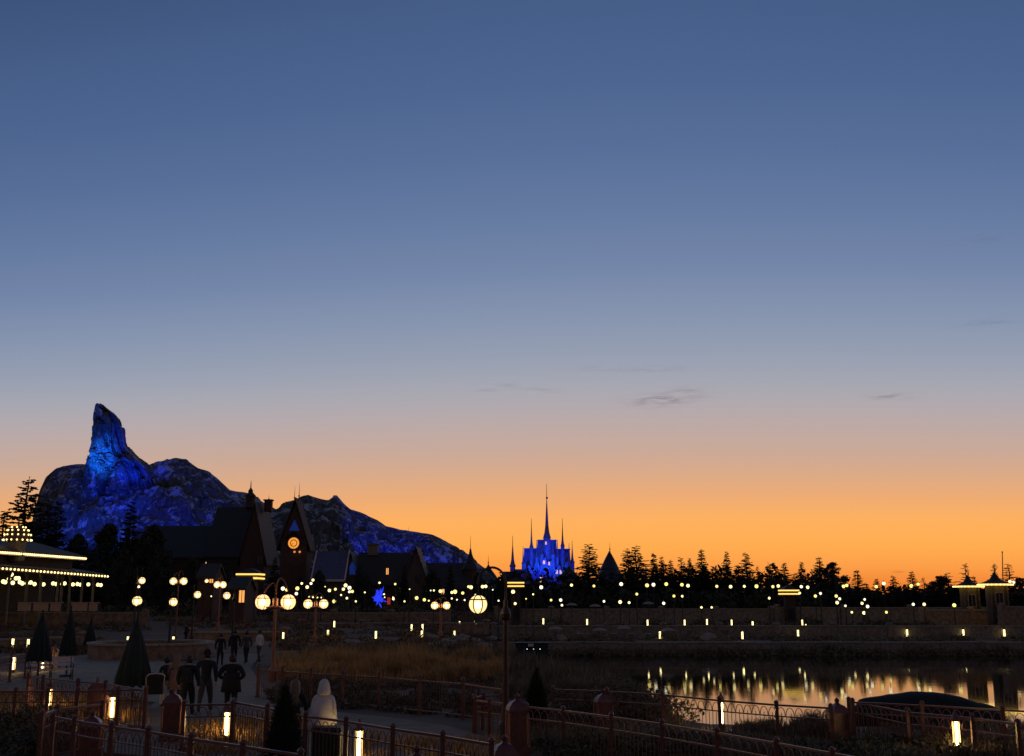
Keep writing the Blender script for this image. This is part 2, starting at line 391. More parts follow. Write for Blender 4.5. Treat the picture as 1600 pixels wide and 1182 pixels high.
RIDGE = [(54, 826), (57, 795), (62, 766), (72, 745), (88, 732), (110, 726), (135, 725), (180, 735), (228, 727), (258, 721), (275, 715), (290, 717), (310, 731), (325, 735), (345, 752), (360, 765), (385, 770), (400, 777), (418, 788), (432, 796), (455, 785), (470, 776), (482, 773), (500, 778), (514, 781), (526, 773), (536, 785), (548, 795), (570, 803), (590, 812), (603, 823), (625, 827), (650, 830), (668, 834), (690, 842), (705, 850), (720, 860), (735, 871), (750, 882), (765, 893), (785, 912)]
def interp(tab, x):
    for (a, b), (c, d) in zip(tab, tab[1:]):
        if x <= c: return b + (d - b) * (x - a) / (c - a)
    return tab[-1][1]
def cellr(p):
    d, q = noise.voronoi(p); q = q[0]; h = sin(q.x * 12.9898 + q.y * 78.233 + q.z * 37.719) * 43758.5453
    return h - math.floor(h), d[1] - d[0]
def build_mountain():
    bm = MB(); NU, NV = 380, 210; Yr = 222.0
    for i in range(NU + 1):
        px = 54 + (785 - 54) * i / NU
        yr = Yr + 5 * nz(px * 0.012, 3.3)
        top = at(px, interp(RIDGE, px), yr)
        x = top.x; H = top.z - 3.0
        for j in range(NV + 1):
            v = j / NV
            y = yr - (9 + 31 * sm(50, 170, px)) * (1 - v / 0.68) if v < 0.68 else yr + 34 * (v - 0.68) / 0.32
            if v < 0.68:
                t = v / 0.68
                p = 0.72 * (1 - (1 - t) ** 1.75) + 0.28 * t ** 2.5
                damp = sin(pi * min(1, t)) ** 0.7 if t < 0.97 else 0.0
            else:
                t = 1 - (v - 0.68) / 0.32; p = t ** 0.8; damp = 0.3
            q = Vector((x * 0.085, y * 0.085, 1.7))
            rid = 1 - abs(noise.noise(q + Vector((0.4 * noise.noise(q * 2), 0, 0)))) * 2
            n2 = noise.fractal(Vector((x * 0.22, y * 0.22, 9.1)), 0.9, 2.1, 5)
            n3 = 1 - 2 * abs(noise.noise(Vector((x * 0.30 + 0.15 * y, y * 0.12, 4.4))))
            bil = sum(abs(noise.noise(Vector((x * f_ + 3, y * f_ * 1.3, 2.2 + f_)))) * a_ for f_, a_ in ((.10, 4.2), (.23, 2.4), (.55, 1.1)))
            z = 3.0 + H * p + damp * (rid * 1.6 + n2 * 0.9 + n3 * 0.5 + bil - 3.6) * min(1, H / 8)
            c1, e1 = cellr(Vector((x * .20 + .2 * n2, y * .20, z * .10)))
            c2, e2 = cellr(Vector((x * .52 + .2 * n2, y * .52, z * .3)))
            z += damp * (1.9 * (c1 - .5) + .8 * (c2 - .5) - (.7 if e1 < .08 else 0) - (.35 if e2 < .09 else 0)) * min(1, H / 10)
            z += 0.22 * n2 * (1 - damp)
            # stepped ledges
            st = 2.2; fr = (z / st) % 1.0; z += damp * 0.55 * (sm(0.3, 0.7, fr) - fr)
            bm.v.append((x + damp * 0.5 * nz(x * .5, z * .5), y, max(z, 1.0)))
    n = NV + 1
    bm.f = [(i * n + j, (i + 1) * n + j, (i + 1) * n + j + 1, i * n + j + 1) for i in range(NU) for j in range(NV)]
    o = struct(bm.build('mountain', M_mount, smooth=False))
    # the tall rock spire is part of the same mountain
    prof = [(631, 151, 157), (633, 149.5, 160.5), (637, 149, 164.5), (642, 149, 171), (648, 149, 179), (654, 148.5, 184), (664, 147.8, 188.5), (672, 147.2, 191), (684, 148, 192.5), (694, 147.5, 194.5), (702, 146.5, 197.5), (710, 145, 204), (718, 143.5, 215), (726, 140.5, 227), (736, 138, 236), (746, 136, 242), (760, 134, 247), (800, 128, 250)]
    bm = MB(); NL, NA = 190, 200; Yc = 216.0
    for i in range(NL + 1):
        py = 631 + (800 - 631) * (i / NL) ** 1.25
        L = interp([(a, b) for a, b, c in prof], py); Rr = interp([(a, c) for a, b, c in prof], py)
        a, b = at(L, py, Yc), at(Rr, py, Yc); cx, hw, z = (a.x + b.x) / 2, (b.x - a.x) / 2, a.z
        for k in range(NA):
            t = 2 * pi * k / NA; cs, sn = cos(t), sin(t)
            e = 0.75; ex = math.copysign(abs(cs) ** e, cs); ey = math.copysign(abs(sn) ** e, sn)
            fl = 1 - 2 * abs(noise.noise(Vector((cs * 3.1 + 5, sn * 3.1, z * 0.045)))) 
            fl2 = 1 - 2 * abs(noise.noise(Vector((cs * 7 + 1, sn * 7, z * 0.10))))
            fr = noise.fractal(Vector((cs * 2, sn * 2, z * 0.35)), 0.9, 2.0, 4)
            c1, e1 = cellr(Vector((cs * hw * .42 + .15 * fr, sn * hw * .42, z * 0.05 + .2 * fr)))
            c2, e2 = cellr(Vector((cs * hw * .95, sn * hw * .95 + .1 * fr, z * 0.13)))
            disp = (2.5 * (c1 - .5) + 1.3 * (c2 - .5) - (0.5 if e1 < .09 else 0) - (.22 if e2 < .08 else 0) + 0.35 * fl + 0.3 * fr - .15) * min(1.0, hw / 4)
            edge = 0.16 + 0.84 * abs(sn) ** 1.3
            bm.v.append((cx + (hw + disp * edge - 0.1 * min(1, hw / 4)) * ex, Yc + (min(hw, 4.6) * 0.8 + max(0, hw - 4.6) * .35 + disp * 1.3) * ey, z + 0.12 * fr))
    for i in range(NL):
        for k in range(NA): bm.f.append((i * NA + (k + 1) % NA, i * NA + k, (i + 1) * NA + k, (i + 1) * NA + (k + 1) % NA))
    bm.f.append(tuple(range(NA)))
    sp = bm.build('rock_spire', M_mount, o)
build_mountain()
def spot(pos, target, power, col, ang, blend=0.6, rad=0.3):
    l = bpy.data.lights.new('floodlight', 'SPOT'); l.energy = power; l.color = col; l.spot_size = R(ang); l.spot_blend = blend; l.shadow_soft_size = rad
    o = bpy.data.objects.new('floodlight', l); COL.objects.link(o); o.location = pos
    o.rotation_euler = (Vector(target) - Vector(pos)).to_track_quat('-Z', 'Y').to_euler(); return o
CY, BL, DB = (0.004, 0.15, 1.0), (0.0, 0.06, 1.0), (0.0, 0.03, 1.0)
spot(at(112, 790, 196), at(157, 716, 212), 125000, CY, 17)
spot(at(165, 800, 196), at(160, 728, 211), 22000, CY, 17)
for a_, b_, q_ in (((146, 762), (151, 712), 3500), ((162, 764), (161, 705), 4500), ((178, 760), (171, 712), 2500)):
    spot(at(*a_, 198), at(*b_, 210), q_, CY, 44)
spot(at(212, 790, 198), at(205, 722, 211), 34000, DB, 30)
spot(at(232, 780, 199), at(224, 732, 211), 9000, DB, 34)
spot(at(200, 800, 184), at(196, 766, 203), 22000, DB, 30)
spot(at(180, 815, 184), at(165, 780, 200), 6000, BL, 40)
spot(at(150, 835, 180), at(142, 812, 192), 16000, BL, 60)
spot(at(262, 826, 186), at(262, 806, 198), 11000, DB, 50)
spot(at(310, 826, 186), at(312, 806, 198), 5000, DB, 46)
spot(at(95, 810, 184), at(95, 760, 212), 4500, BL, 60)
spot(at(590, 862, 196), at(588, 848, 206), 8000, DB, 54)
spot(at(630, 860, 196), at(628, 846, 208), 5000, DB, 52)
spot(at(690, 880, 198), at(690, 866, 208), 4500, DB, 56)

# ------------------------------------------------------------------ trees
def spray(bm, p, d, L, w, rng, droop=0.25):
    """small flat needle/leaf clump made of 3 narrow triangles"""
    for k in range(3):
        a = rng.uniform(-0.9, 0.9); q = Vector((d.x * cos(a) - d.y * sin(a), d.x * sin(a) + d.y * cos(a), d.z - droop * rng.uniform(0, 1.6)))
        q = q.normalized() * L * rng.uniform(0.6, 1.15); s = q.cross(Vector((rng.uniform(-1, 1), rng.uniform(-1, 1), rng.uniform(-1, 1)))).normalized() * w
        o = len(bm.v); m = p + q * 0.45
        bm.v += [tuple(p), tuple(m + s), tuple(p + q), tuple(m - s)]; bm.f.append((o, o + 1, o + 2, o + 3))
def conifer_meshes(seed, h=12.0, rad=2.4, dens=1.0, sparse=False, base=0.05, power=0.9):
    rng = random.Random(seed)
    t = MB(); bend = [(0.15 * rng.uniform(-1, 1) * k, 0.15 * rng.uniform(-1, 1) * k) for k in range(6)]
    t.tube([(bend[k][0] * 0.3, bend[k][1] * 0.3, h * k / 5.15) for k in range(6)], [0.02 * h * (1 - k / 5.6) + 0.015 for k in range(6)], 7)
    c = MB(); z = h * base
    while z < h * 0.985:
        f = z / h; gap = sparse and rng.random() < 0.25
        env = rad * (1 - f) ** power * (0.72 + 0.5 * rng.random()) * (0.6 if gap else 1) + 0.10
        nb = max(4, int((9 if not sparse else 7) * dens * (0.6 + 0.6 * (1 - f)))); a0 = rng.uniform(0, 6)
        for b in range(nb):
            if sparse and rng.random() < 0.15: continue
            a = a0 + 2 * pi * b / nb + rng.uniform(-.35, .35); L = env * rng.uniform(0.5, 1.2)
            d = Vector((cos(a), sin(a), rng.uniform(0.05, 0.45) if sparse else rng.uniform(-0.2, 0.5))).normalized(); p0 = Vector((0, 0, z + rng.uniform(-.3, .3)))
            if L > 0.5: t.tube([p0, p0 + d * L * 0.8], [0.012 * h * .25 * (1 - f) + 0.012, 0.008], 3, False)
            ns = max(3, int(L / 0.17))
            for k in range(ns):
                u = (k + 0.7) / ns; p = p0 + d * L * u + Vector((0, 0, -0.10 * L * u * u))
                kk = .55 + .55 * (1 - f); spray(c, p, d, 0.54 * kk, 0.155 * kk, rng)
        z += h * (0.024 if not sparse else 0.03) * rng.uniform(0.8, 1.3)
    for k in range(5): spray(c, Vector((0, 0, h * (0.92 + 0.018 * k))), Vector((0.1, 0.05, 1)), 0.26, 0.035, rng, 0)
    return t, c
def broad_meshes(seed, h=11.0, rad=3.2, n=2400, low=0.22, ncl=70):
    rng = random.Random(seed); t = MB(); c = MB()
    t.tube([(0, 0, 0), (0.1, 0.05, h * .2), (0.0, 0.15, h * .45), (.1, .1, h * 0.75), (.05, .0, h * .95)], [.022 * h, .017 * h, .011 * h, .005 * h, .002 * h], 8)
    clumps = []
    for k in range(ncl):
        u = rng.random() ** 0.7; a = rng.uniform(0, 2 * pi); fr = (k + rng.random()) / ncl; zz = h * (low + (1 - low) * fr)
        env = rad * min(1, 0.55 + fr * 1.6) * (1 - max(0, fr - .25) / .75) ** .62 * (0.75 + 0.45 * rng.random())
        p = Vector((cos(a) * env * sqrt(u), sin(a) * env * sqrt(u), min(zz, h * 0.97)))
        clumps.append((p, rng.uniform(0.16, 0.30) * rad * (1 - .45 * fr)))
        t.tube([(0.02, 0.1, max(h * 0.1, p.z * 0.7)), p * 0.5 + Vector((0, 0, p.z * 0.4)), p], [0.005 * h, 0.003 * h, 0.008], 4, False)
    for k in range(n):
        p, r = rng.choice(clumps); q = Vector((rng.gauss(0, 1), rng.gauss(0, 1), rng.gauss(0, 1.1)))
        q = q.normalized() * r * 1.25 * rng.random() ** 0.5; d = q.normalized()
        s = 0.24 * rng.uniform(.6, 1.2); e1 = Vector((rng.uniform(-1, 1), rng.uniform(-1, 1), rng.uniform(-1, 1))).normalized() * s; e2 = d.cross(e1).normalized() * s * .6 if d.cross(e1).length > .01 else Vector((s, 0, 0))
        o = len(c.v); b = p + q; c.v += [tuple(b - e1), tuple(b + e2), tuple(b + e1), tuple(b - e2)]; c.f.append((o, o + 1, o + 2, o + 3))
    return t, c
def mesh_of(bm, name, m):
    me = bpy.data.meshes.new(name); me.from_pydata(bm.v, [], bm.f); me.materials.append(m); me.update(); return me
VARS = {}
def variant(key):
    if key in VARS: return VARS[key]
    kind, i = key
    if kind == 'fir': t, c = conifer_meshes(10 + i, 12, (2.4, 2.0, 2.8, 1.7, 2.2, 2.1, 2.3)[i % 7], 1.0, False, 0.04, (0.9, 0.75, 1.0, 0.85, .7, .5, .55)[i % 7]); h = 12; m = M_leafd
    elif kind == 'sparse': t, c = conifer_meshes(40 + i, 12, (2.2, 2.5, 1.7)[i % 3], 0.9, True, 0.08, 0.72); h = 12; m = M_leafd
    elif kind == 'oval': t, c = broad_meshes(70 + i, 12, (2.6, 3.4, 2.2)[i % 3], (4600, 5200, 4200)[i % 3], 0.04); h = 12; m = M_autumn if i == 1 else M_leaf
    else: t, c = broad_meshes(90 + i, 12, 4.6, 9000, 0.02, 90); h = 12; m = M_leafd
    VARS[key] = (mesh_of(t, 'trunk', M_bark), mesh_of(c, 'crown', m), h); return VARS[key]
def tree(name, key, px, ytop, Y, label, group, width=1.0, rz=0.0):
    tp = at(px, ytop, Y); zb = terrain(tp.x, Y) - 0.1; tr, cr, h = variant(key)
    s = (tp.z - zb) / h
    o = thing(name, label, 'tree', (tp.x, Y, zb), rz, group); o.scale = (s * width, s * width, s)
    child(tr, 'trunk', o); child(cr, 'crown', o); return o
rng = random.Random(5)
ROW = [(920, 851, 'fir', 5, 1.25, 250), (980, 858, 'fir', 5, 1.0, 240), (994, 853, 'fir', 6, 1.2, 243), (1021, 863, 'fir', 3, 1.0, 246), (1033, 870, 'fir', 1, .9, 240), (1048, 875, 'fir', 0, 1.0, 238), (1063, 871, 'sparse', 1, 1.1, 244), (1077, 873, 'fir', 2, .9, 238), (1096, 858, 'fir', 0, 1.05, 242), (1135, 863, 'fir', 2, 1.0, 240), (1165, 863, 'fir', 4, 1.05, 237), (1183, 884, 'sparse', 2, 1.0, 240), (1202, 882, 'fir', 2, 1.2, 238), (1225, 879, 'fir', 0, 1.2, 243), (1252, 879, 'fir', 2, 1.2, 240), (1279, 871, 'fir', 1, 1.3, 236), (1300, 879, 'oval', 0, 1.5, 240), (1338, 890, 'fir', 3, 1.5, 226), (1369, 904, 'fir', 0, 1.5, 226), (1395, 899, 'fir', 4, 1.2, 222), (1424, 893, 'fir', 1, 1.35, 222), (1442, 902, 'sparse', 2, 1.3, 222), (1469, 901, 'oval', 1, 1.9, 215), (1480, 895, 'sparse', 0, 1.6, 220), (1508, 881, 'sparse', 1, 1.1, 215), (1521, 900, 'fir', 3, 1.3, 215), (1553, 880, 'sparse', 2, 1.2, 215), (1575, 881, 'sparse', 0, 1.5, 215), (1594, 903, 'oval', 2, 1.8, 210)]
for i, (px, yt, k, v, wd, Y) in enumerate(ROW):
    Y = Y - 46 if px < 1320 else Y - 50
    wd *= 1.12
    nm = {'fir': 'conifer_tree', 'sparse': 'conifer_tree', 'oval': 'deciduous_tree'}[k]
    ds = {'fir': 'dark conifer', 'sparse': 'thin sparse conifer', 'oval': 'rounded leafy tree'}[k]
    tree(nm, (k, v), px, yt, Y, f'{ds}, {ordn(i)} from the left along the orange skyline right of the castle', 'trees along the far skyline', wd * 1.1, rng.uniform(0, 6))
# second, lower rank behind the lamps
low = []
px = 905
while px < 1600:
    low.append((px, interp([(900, 900), (980, 886), (1100, 884), (1200, 894), (1300, 888), (1325, 908), (1400, 920), (1480, 918), (1600, 912)], px) + rng.uniform(-7, 9))); px += rng.uniform(13, 20)
for i, (px, yt) in enumerate(low):
    tree('conifer_tree', ('fir', i % 5), px, yt, rng.uniform(176, 188) if px < 1320 else rng.uniform(158, 168), f'short dark conifer, {ordn(i)} from the left in the low rank behind the far lamps', 'low conifers behind the far lamps', rng.uniform(1.7, 2.4) * (1 if px < 1320 else 1.35), rng.uniform(0, 6))
LEFT = [(46, 747, 'fir', 6, 1.15, 150, 'tall ragged conifer against the orange sky at the far left'), (8, 800, 'fir', 2, 1.5, 150, 'shorter ragged conifer at the left edge beside the lit dome'), (75, 782, 'fir', 5, 1.3, 160, 'dark leafy tree just right of the ragged tall conifer'), (93, 783, 'fir', 1, 1.0, 165, 'narrow pointed conifer in front of the blue mountain foot'), (125, 838, 'round', 0, 0.9, 160, 'dark round tree above the bright eaves of the left pavilion'), (172, 822, 'round', 0, 1.0, 162, 'dark round tree below the blue rock spire'), (206, 786, 'fir', 2, 1.2, 168, 'pointed dark conifer standing under the blue rock spire'), (238, 824, 'round', 0, 0.9, 160, 'dark round tree left of the long dark barn roof'), (148, 868, 'fir', 0, 1.7, 140, 'low dark conifer beside the end of the pavilion eaves'), (195, 862, 'round', 0, .8, 138, 'low dark bushy tree between pavilion and shepherd crook lamps'), (255, 866, 'round', 0, 0.9, 140, 'low dark bushy tree left of the small lit square window'), (300, 872, 'round', 0, .8, 142, 'low dark bushy tree under the long dark barn roof'), (352, 878, 'fir', 4, 1.4, 142, 'low dark conifer left of the lit double fascia kiosk'), (30, 862, 'round', 0, .8, 165, 'dark tree behind the cupola of the left pavilion'), (430, 872, 'fir', 2, 1.3, 146, 'low dark conifer at the foot of the clock tower, left side')]
LEFT += [(500, 893, 'round', 0, .8, 140, 'low dark tree in front of the blue roofed house'), (560, 886, 'fir', 4, 1.1, 146, 'dark conifer between blue roofed house and the wide dark roof'), (572, 900, 'round', 0, .7, 142, 'low dark bush left of the blue light sculpture'), (632, 884, 'fir', 2, 1.0, 148, 'dark conifer right of the blue light sculpture'), (676, 893, 'round', 0, .9, 146, 'low dark tree between the two village houses near the cliff'), (704, 884, 'fir', 1, 1.1, 150, 'pointed dark conifer in front of the long dark roofed house'), (748, 896, 'round', 0, .8, 150, 'low dark tree beside the slim needle turret'), (787, 900, 'round', 0, .9, 168, 'low dark tree at the left foot of the castle'), (470, 900, 'round', 0, .5, 144, 'low dark bush at the clock tower foot, right side')]
for px, yt, k, v, wd, Y, lb in LEFT:
    tree('conifer_tree' if k in ('fir', 'sparse') else 'leafy_tree', (k, v), px, yt, Y, lb, 'dark trees below the mountain', wd, rng.uniform(0, 6))

# understory that reads as one dark mass
def foliage_mass(name, label, spots, n, size, m, seed):
    r = random.Random(seed); bm = MB()
    for k in range(n):
        (x, y, zb, rx, ry, h) = r.choice(spots)
        a = r.uniform(0, 2 * pi); u = sqrt(r.random()); zz = r.random()
        p = Vector((x + rx * u * cos(a), y + ry * u * sin(a), zb + h * zz * (1 - 0.75 * u * u)))
        s = size * r.uniform(.5, 1.2); e1 = Vector((r.uniform(-1, 1), r.uniform(-1, 1), r.uniform(-.6, 1))).normalized() * s; e2 = Vector((r.uniform(-1, 1), r.uniform(-1, 1), r.uniform(-1, 1))).cross(e1).normalized() * s * .55
        o = len(bm.v); bm.v += [tuple(p - e1), tuple(p + e2), tuple(p + e1), tuple(p - e2)]; bm.f.append((o, o + 1, o + 2, o + 3))
    return tag(bm.build(name, m), label, 'shrubs', kind='stuff')
sp = []
for k in range(60):
    x = -2 + 95 * k / 60 + rng.uniform(-.6, .6); sp.append((x, 172 + rng.uniform(-4, 4), 3.2, 2.4, 2.0, rng.uniform(2.4, 4.2)))
for k in range(34):
    x = -2 + 90 * k / 34 + rng.uniform(-.6, .6); sp.append((x, 184 + rng.uniform(-3, 3), 3.2, 3.2, 2.0, rng.uniform(6.2, 8.2) if x < 56 else rng.uniform(3.2, 4.6)))
foliage_mass('understory', 'dark undergrowth filling the ground below the skyline trees', sp, 44000, 0.55, M_leafd, 1)
sp = []
for k in range(60):
    x = rng.uniform(-62, -2); sp.append((x, rng.uniform(128, 150), terrain(x, 135), 2.2, 1.6, rng.uniform(1.0, 2.4)))
for k in range(40):
    x = rng.uniform(0, 75); sp.append((x, rng.uniform(124, 140), 2.0, 1.8, 1.0, rng.uniform(.6, 1.3)))
foliage_mass('shrubbery', 'dark shrubs along the village terraces and far lake terraces', sp, 16000, 0.24, M_leaf, 2)
sp = []
for k in range(70):
    x = rng.uniform(0, 60); sp.append((x, rng.uniform(112, 121), 1.2, 1.4, .8, rng.uniform(.3, .8)))
foliage_mass('bank_planting', 'low dark planting on the far lake bank', sp, 7000, 0.16, M_tuft, 3)

# ------------------------------------------------------------------ buildings of the village
def gable_house(name, label, px0, px1, yridge, yeave, Y, depth, rm, wm, rz=0.0, cat='house', axis='x', over=0.4):
    """ridge along the picture (axis x) or away from the viewer (axis y)"""
    a, b = at(px0, yeave, Y), at(px1, yeave, Y); zr = at((px0 + px1) / 2, yridge, Y).z; ze = a.z
    x0, x1 = min(a.x, b.x), max(a.x, b.x); cx = (x0 + x1) / 2; zb = terrain(cx, Y) - 0.3
    o = thing(name, label, cat, (cx, Y, zb)); w = (x1 - x0) / 2; hd = depth / 2; ez, rz_ = ze - zb, zr - zb
    wl = MB()
    if axis == 'x':
        wl.add([(-w, -hd, 0), (w, -hd, 0), (w, hd, 0), (-w, hd, 0), (-w, -hd, ez), (w, -hd, ez), (w, hd, ez), (-w, hd, ez), (-w, 0, rz_ - .15), (w, 0, rz_ - .15)],
               [(0, 1, 5, 4), (2, 3, 7, 6), (1, 2, 6, 9, 5), (3, 0, 4, 8, 7), (0, 3, 2, 1)])
        r = MB()
        for s in (-1, 1):
            y0 = s * (hd + over); z0 = ez - over * (rz_ - ez) / hd; ww = w + 0.25
            r.add([(-ww, y0, z0), (ww, y0, z0), (ww, 0, rz_), (-ww, 0, rz_), (-ww, y0, z0 + .22), (ww, y0, z0 + .22), (ww, 0, rz_ + .22), (-ww, 0, rz_ + .22)],
                  [(0, 1, 2, 3), (7, 6, 5, 4), (0, 4, 5, 1), (1, 5, 6, 2), (3, 2, 6, 7), (0, 3, 7, 4)])
    else:
        wl.add([(-w, -hd, 0), (w, -hd, 0), (w, hd, 0), (-w, hd, 0), (-w, -hd, ez), (w, -hd, ez), (w, hd, ez), (-w, hd, ez), (0, -hd, rz_ - .15), (0, hd, rz_ - .15)],
               [(0, 1, 5, 8, 4), (2, 3, 7, 9, 6), (1, 2, 6, 5), (3, 0, 4, 7), (0, 3, 2, 1)])
        r = MB()
        for s in (-1, 1):
            x0_ = s * (w + over); z0 = ez - over * (rz_ - ez) / w; dd = hd + 0.3
            r.add([(x0_, -dd, z0), (x0_, dd, z0), (0, dd, rz_), (0, -dd, rz_), (x0_, -dd, z0 + .22), (x0_, dd, z0 + .22), (0, dd, rz_ + .22), (0, -dd, rz_ + .22)],
                  [(0, 1, 2, 3), (7, 6, 5, 4), (0, 4, 5, 1), (1, 5, 6, 2), (3, 2, 6, 7), (0, 3, 7, 4)])
    wl.build('wall', wm, o); ro = r.build('roof', rm, o)
    return o, ro
def window(o, px, py, Y, w, h, pane, front, frame=M_timber):
    p = at(px, py, Y) - Vector(o.location); y = front - o.location.y
    f = MB(); t = 0.09
    f.box((p.x - w / 2 - t / 2, y - .05, p.z), (t, .14, h + 2 * t)); f.box((p.x + w / 2 + t / 2, y - .05, p.z), (t, .14, h + 2 * t))
    f.box((p.x, y - .05, p.z + h / 2 + t / 2), (w, .14, t)); f.box((p.x, y - .05, p.z - h / 2 - t / 2), (w, .14, t)); f.box((p.x, y - .04, p.z), (.05, .1, h))
    fo = f.build('window', frame, o); q = MB(); q.box((p.x, y - .015, p.z), (w, .05, h)); q.build('pane', pane, fo); return fo
def spike(o, px, y0, y1, Y, r, m=M_spire, name='finial'):
    a, b = at(px, y0, Y) - Vector(o.location), at(px, y1, Y) - Vector(o.location); b.x = a.x; L = b.z - a.z
    s = MB(); s.tube([a, a + Vector((0, 0, L * .35)), a + Vector((0, 0, L * .38)), b], [r, r * .55, r * .5, r * .12], 6); s.ball(a + Vector((0, 0, L * .3)), r * 1.5, 8, 5)
    return s.build(name, m, o)
def chimney(o, px, y0, y1, Y, w, m=M_pale):
    a, b = at(px, y0, Y) - Vector(o.location), at(px, y1, Y) - Vector(o.location)
    c = MB(); c.box((a.x, 0, (a.z + b.z) / 2), (w, w, b.z - a.z)); c.box((a.x, 0, b.z + .1), (w * 1.25, w * 1.25, .2)); return c.build('chimney', m, o)

# long barn in front of the mountain foot
barn, _ = gable_house('barn', 'long dark roofed barn below the blue snowy slope', 228, 338, 824, 872, 178, 12, M_slate, M_timber, cat='barn')
window(barn, 324, 882, 172, .55, .7, L_winp, 172)
window(barn, 347, 883, 172, .7, .7, M_gpane, 172)
hall, hroof = gable_house('great_hall', 'tall steep roofed hall with ridge turret left of the clock tower', 338, 405, 795, 868, 176, 11, M_slate, M_timber, cat='hall')
s = MB(); p = at(391, 782, 176) - Vector(hall.location)
s.lathe([(.75, -1.2), (.75, .6), (.95, .65), (.35, 1.3), (.42, 1.5), (.1, 2.0), (.03, 3.2)], p, 8); s.build('ridge_turret', M_timber, hall)
window(hall, 360, 900, 170.5, .9, 1.4, M_gpane, 170.5); window(hall, 385, 905, 170.5, .9, 1.4, M_gpane, 170.5)
h2, _ = gable_house('gabled_house', 'dark narrow gabled house with flat chimney between hall and clock tower', 387, 424, 790, 868, 170, 9, M_tile, M_brick, axis='y')
chimney(h2, 419, 800, 783, 170, 1.1, M_brick); spike(h2, 420, 783, 774, 170, .09)
window(h2, 424 - 18, 875, 165.5, .8, 1.3, M_gpane, 165.5); window(h2, 399, 905, 165.5, .6, .6, L_winp, 165.5)
# clock tower
Yc = 160.0
b0 = at(461, 905, Yc); ct = thing('clock_tower', 'dark clock tower with glowing orange clock face and steep gable', 'clock tower', (b0.x, Yc, terrain(b0.x, Yc) - .3))
def rel(px, py, Y, o): return at(px, py, Y) - Vector(o.location)
zt = rel(461, 862, Yc, ct).z; zm = rel(461, 845, Yc, ct).z; za = rel(461, 783, Yc, ct).z; w = 1.9
body = MB(); body.box((0, 0, zm / 2), (2 * w, 2 * w, zm)); body.add([(-w, -w, zm), (w, -w, zm), (w, w, zm), (-w, w, zm), (0, -w, za - .5), (0, w, za - .5)], [(0, 1, 4), (2, 3, 5), (0, 4, 5, 3), (1, 2, 5, 4)])
body.build('wall', M_brick, ct)
rf = MB()
for s_ in (-1, 1):
    k = (za - zm) / w
    x0 = s_ * (w + .5); z0 = zm - .5 * k; dd = w + .35
    rf.add([(x0, -dd, z0), (x0, dd, z0), (0, dd, za), (0, -dd, za), (x0, -dd, z0 + .35), (x0, dd, z0 + .35), (0, dd, za + .35), (0, -dd, za + .35)], [(0, 1, 2, 3), (7, 6, 5, 4), (0, 4, 5, 1), (1, 5, 6, 2), (3, 2, 6, 7), (0, 3, 7, 4)])
rf.build('roof', M_timber, ct)
for px, y0, y1 in ((460, 786, 760), (467, 784, 755)): spike(ct, px, y0, y1, Yc, .09)
q = rel(462, 822, Yc - w, ct); tw = MB(); tw.add([(-.75, -w - .06, q.z - .7), (.75, -w - .06, q.z - .7), (0, -w - .06, q.z + .9), (-.75, -w + .1, q.z - .7), (.75, -w + .1, q.z - .7), (0, -w + .1, q.z + .9)], [(0, 1, 2), (0, 3, 4, 1), (1, 4, 5, 2), (2, 5, 3, 0)])
gw = glow('blue_lit_window', (0.02, 0.08, 0.6), 0.16); gw.node_tree.nodes['Principled BSDF'].inputs['Base Color'].default_value = (0.02, 0.02, 0.03, 1); tw.build('gable_window', gw, ct)
q = rel(461, 849, Yc - w, ct); cf = MB()
def ring(bm, c, r0, r1, y0, y1, n=32):
    o = len(bm.v)
    for k in range(n):
        a = 2 * pi * k / n
        for r, y in ((r0, y0), (r1, y0), (r1, y1), (r0, y1)): bm.v.append((c[0] + r * cos(a), y, c[2] + r * sin(a)))
    for k in range(n):
        j = (k + 1) % n
        for e in range(4): bm.f.append((o + k * 4 + e, o + k * 4 + (e + 1) % 4, o + j * 4 + (e + 1) % 4, o + j * 4 + e))
cf.add([(0 + .8 * cos(2 * pi * k / 28), -w - .10, q.z + .8 * sin(2 * pi * k / 28)) for k in range(28)], [tuple(range(28))])
face = cf.build('clock_face', L_clock, ct)
r_ = MB(); ring(r_, (0, 0, q.z), .80, .98, -w - .2, -w + .05); r_.build('bezel', M_timber, ct)
r_ = MB(); ring(r_, (0, 0, q.z), .40, .50, -w - .12, -w - .105, 24)
for k in range(12):
    a = pi * k / 6; r_.bar((.56 * cos(a), -w - .115, q.z + .56 * sin(a)), (.72 * cos(a), -w - .115, q.z + .72 * sin(a)), .05, .02)
r_.build('numerals', M_timber, face)
r_ = MB(); r_.bar((0, -w - .14, q.z), (-.46, -w - .14, q.z - .46), .08, .02); r_.build('hand', M_dark, face)
r_ = MB(); r_.bar((0, -w - .15, q.z), (-.30, -w - .15, q.z - .14), .10, .02); r_.build('hand', M_dark, face)
hd_ = MB(); hd_.add([(-1.3, -w - .5, q.z + .7), (0, -w - .5, q.z + 1.6), (1.3, -w - .5, q.z + .7), (-1.3, -w, q.z + .7), (0, -w, q.z + 1.6), (1.3, -w, q.z + .7), (-1.3, -w - .5, q.z + .9), (0, -w - .5, q.z + 1.8), (1.3, -w - .5, q.z + .9), (-1.3, -w, q.z + .9), (0, -w, q.z + 1.8), (1.3, -w, q.z + .9)],
    [(0, 1, 7, 6), (1, 2, 8, 7), (6, 7, 10, 9), (7, 8, 11, 10), (0, 3, 4, 1), (1, 4, 5, 2), (0, 6, 9, 3), (2, 5, 11, 8)]); hd_.build('clock_hood', M_timber, ct)
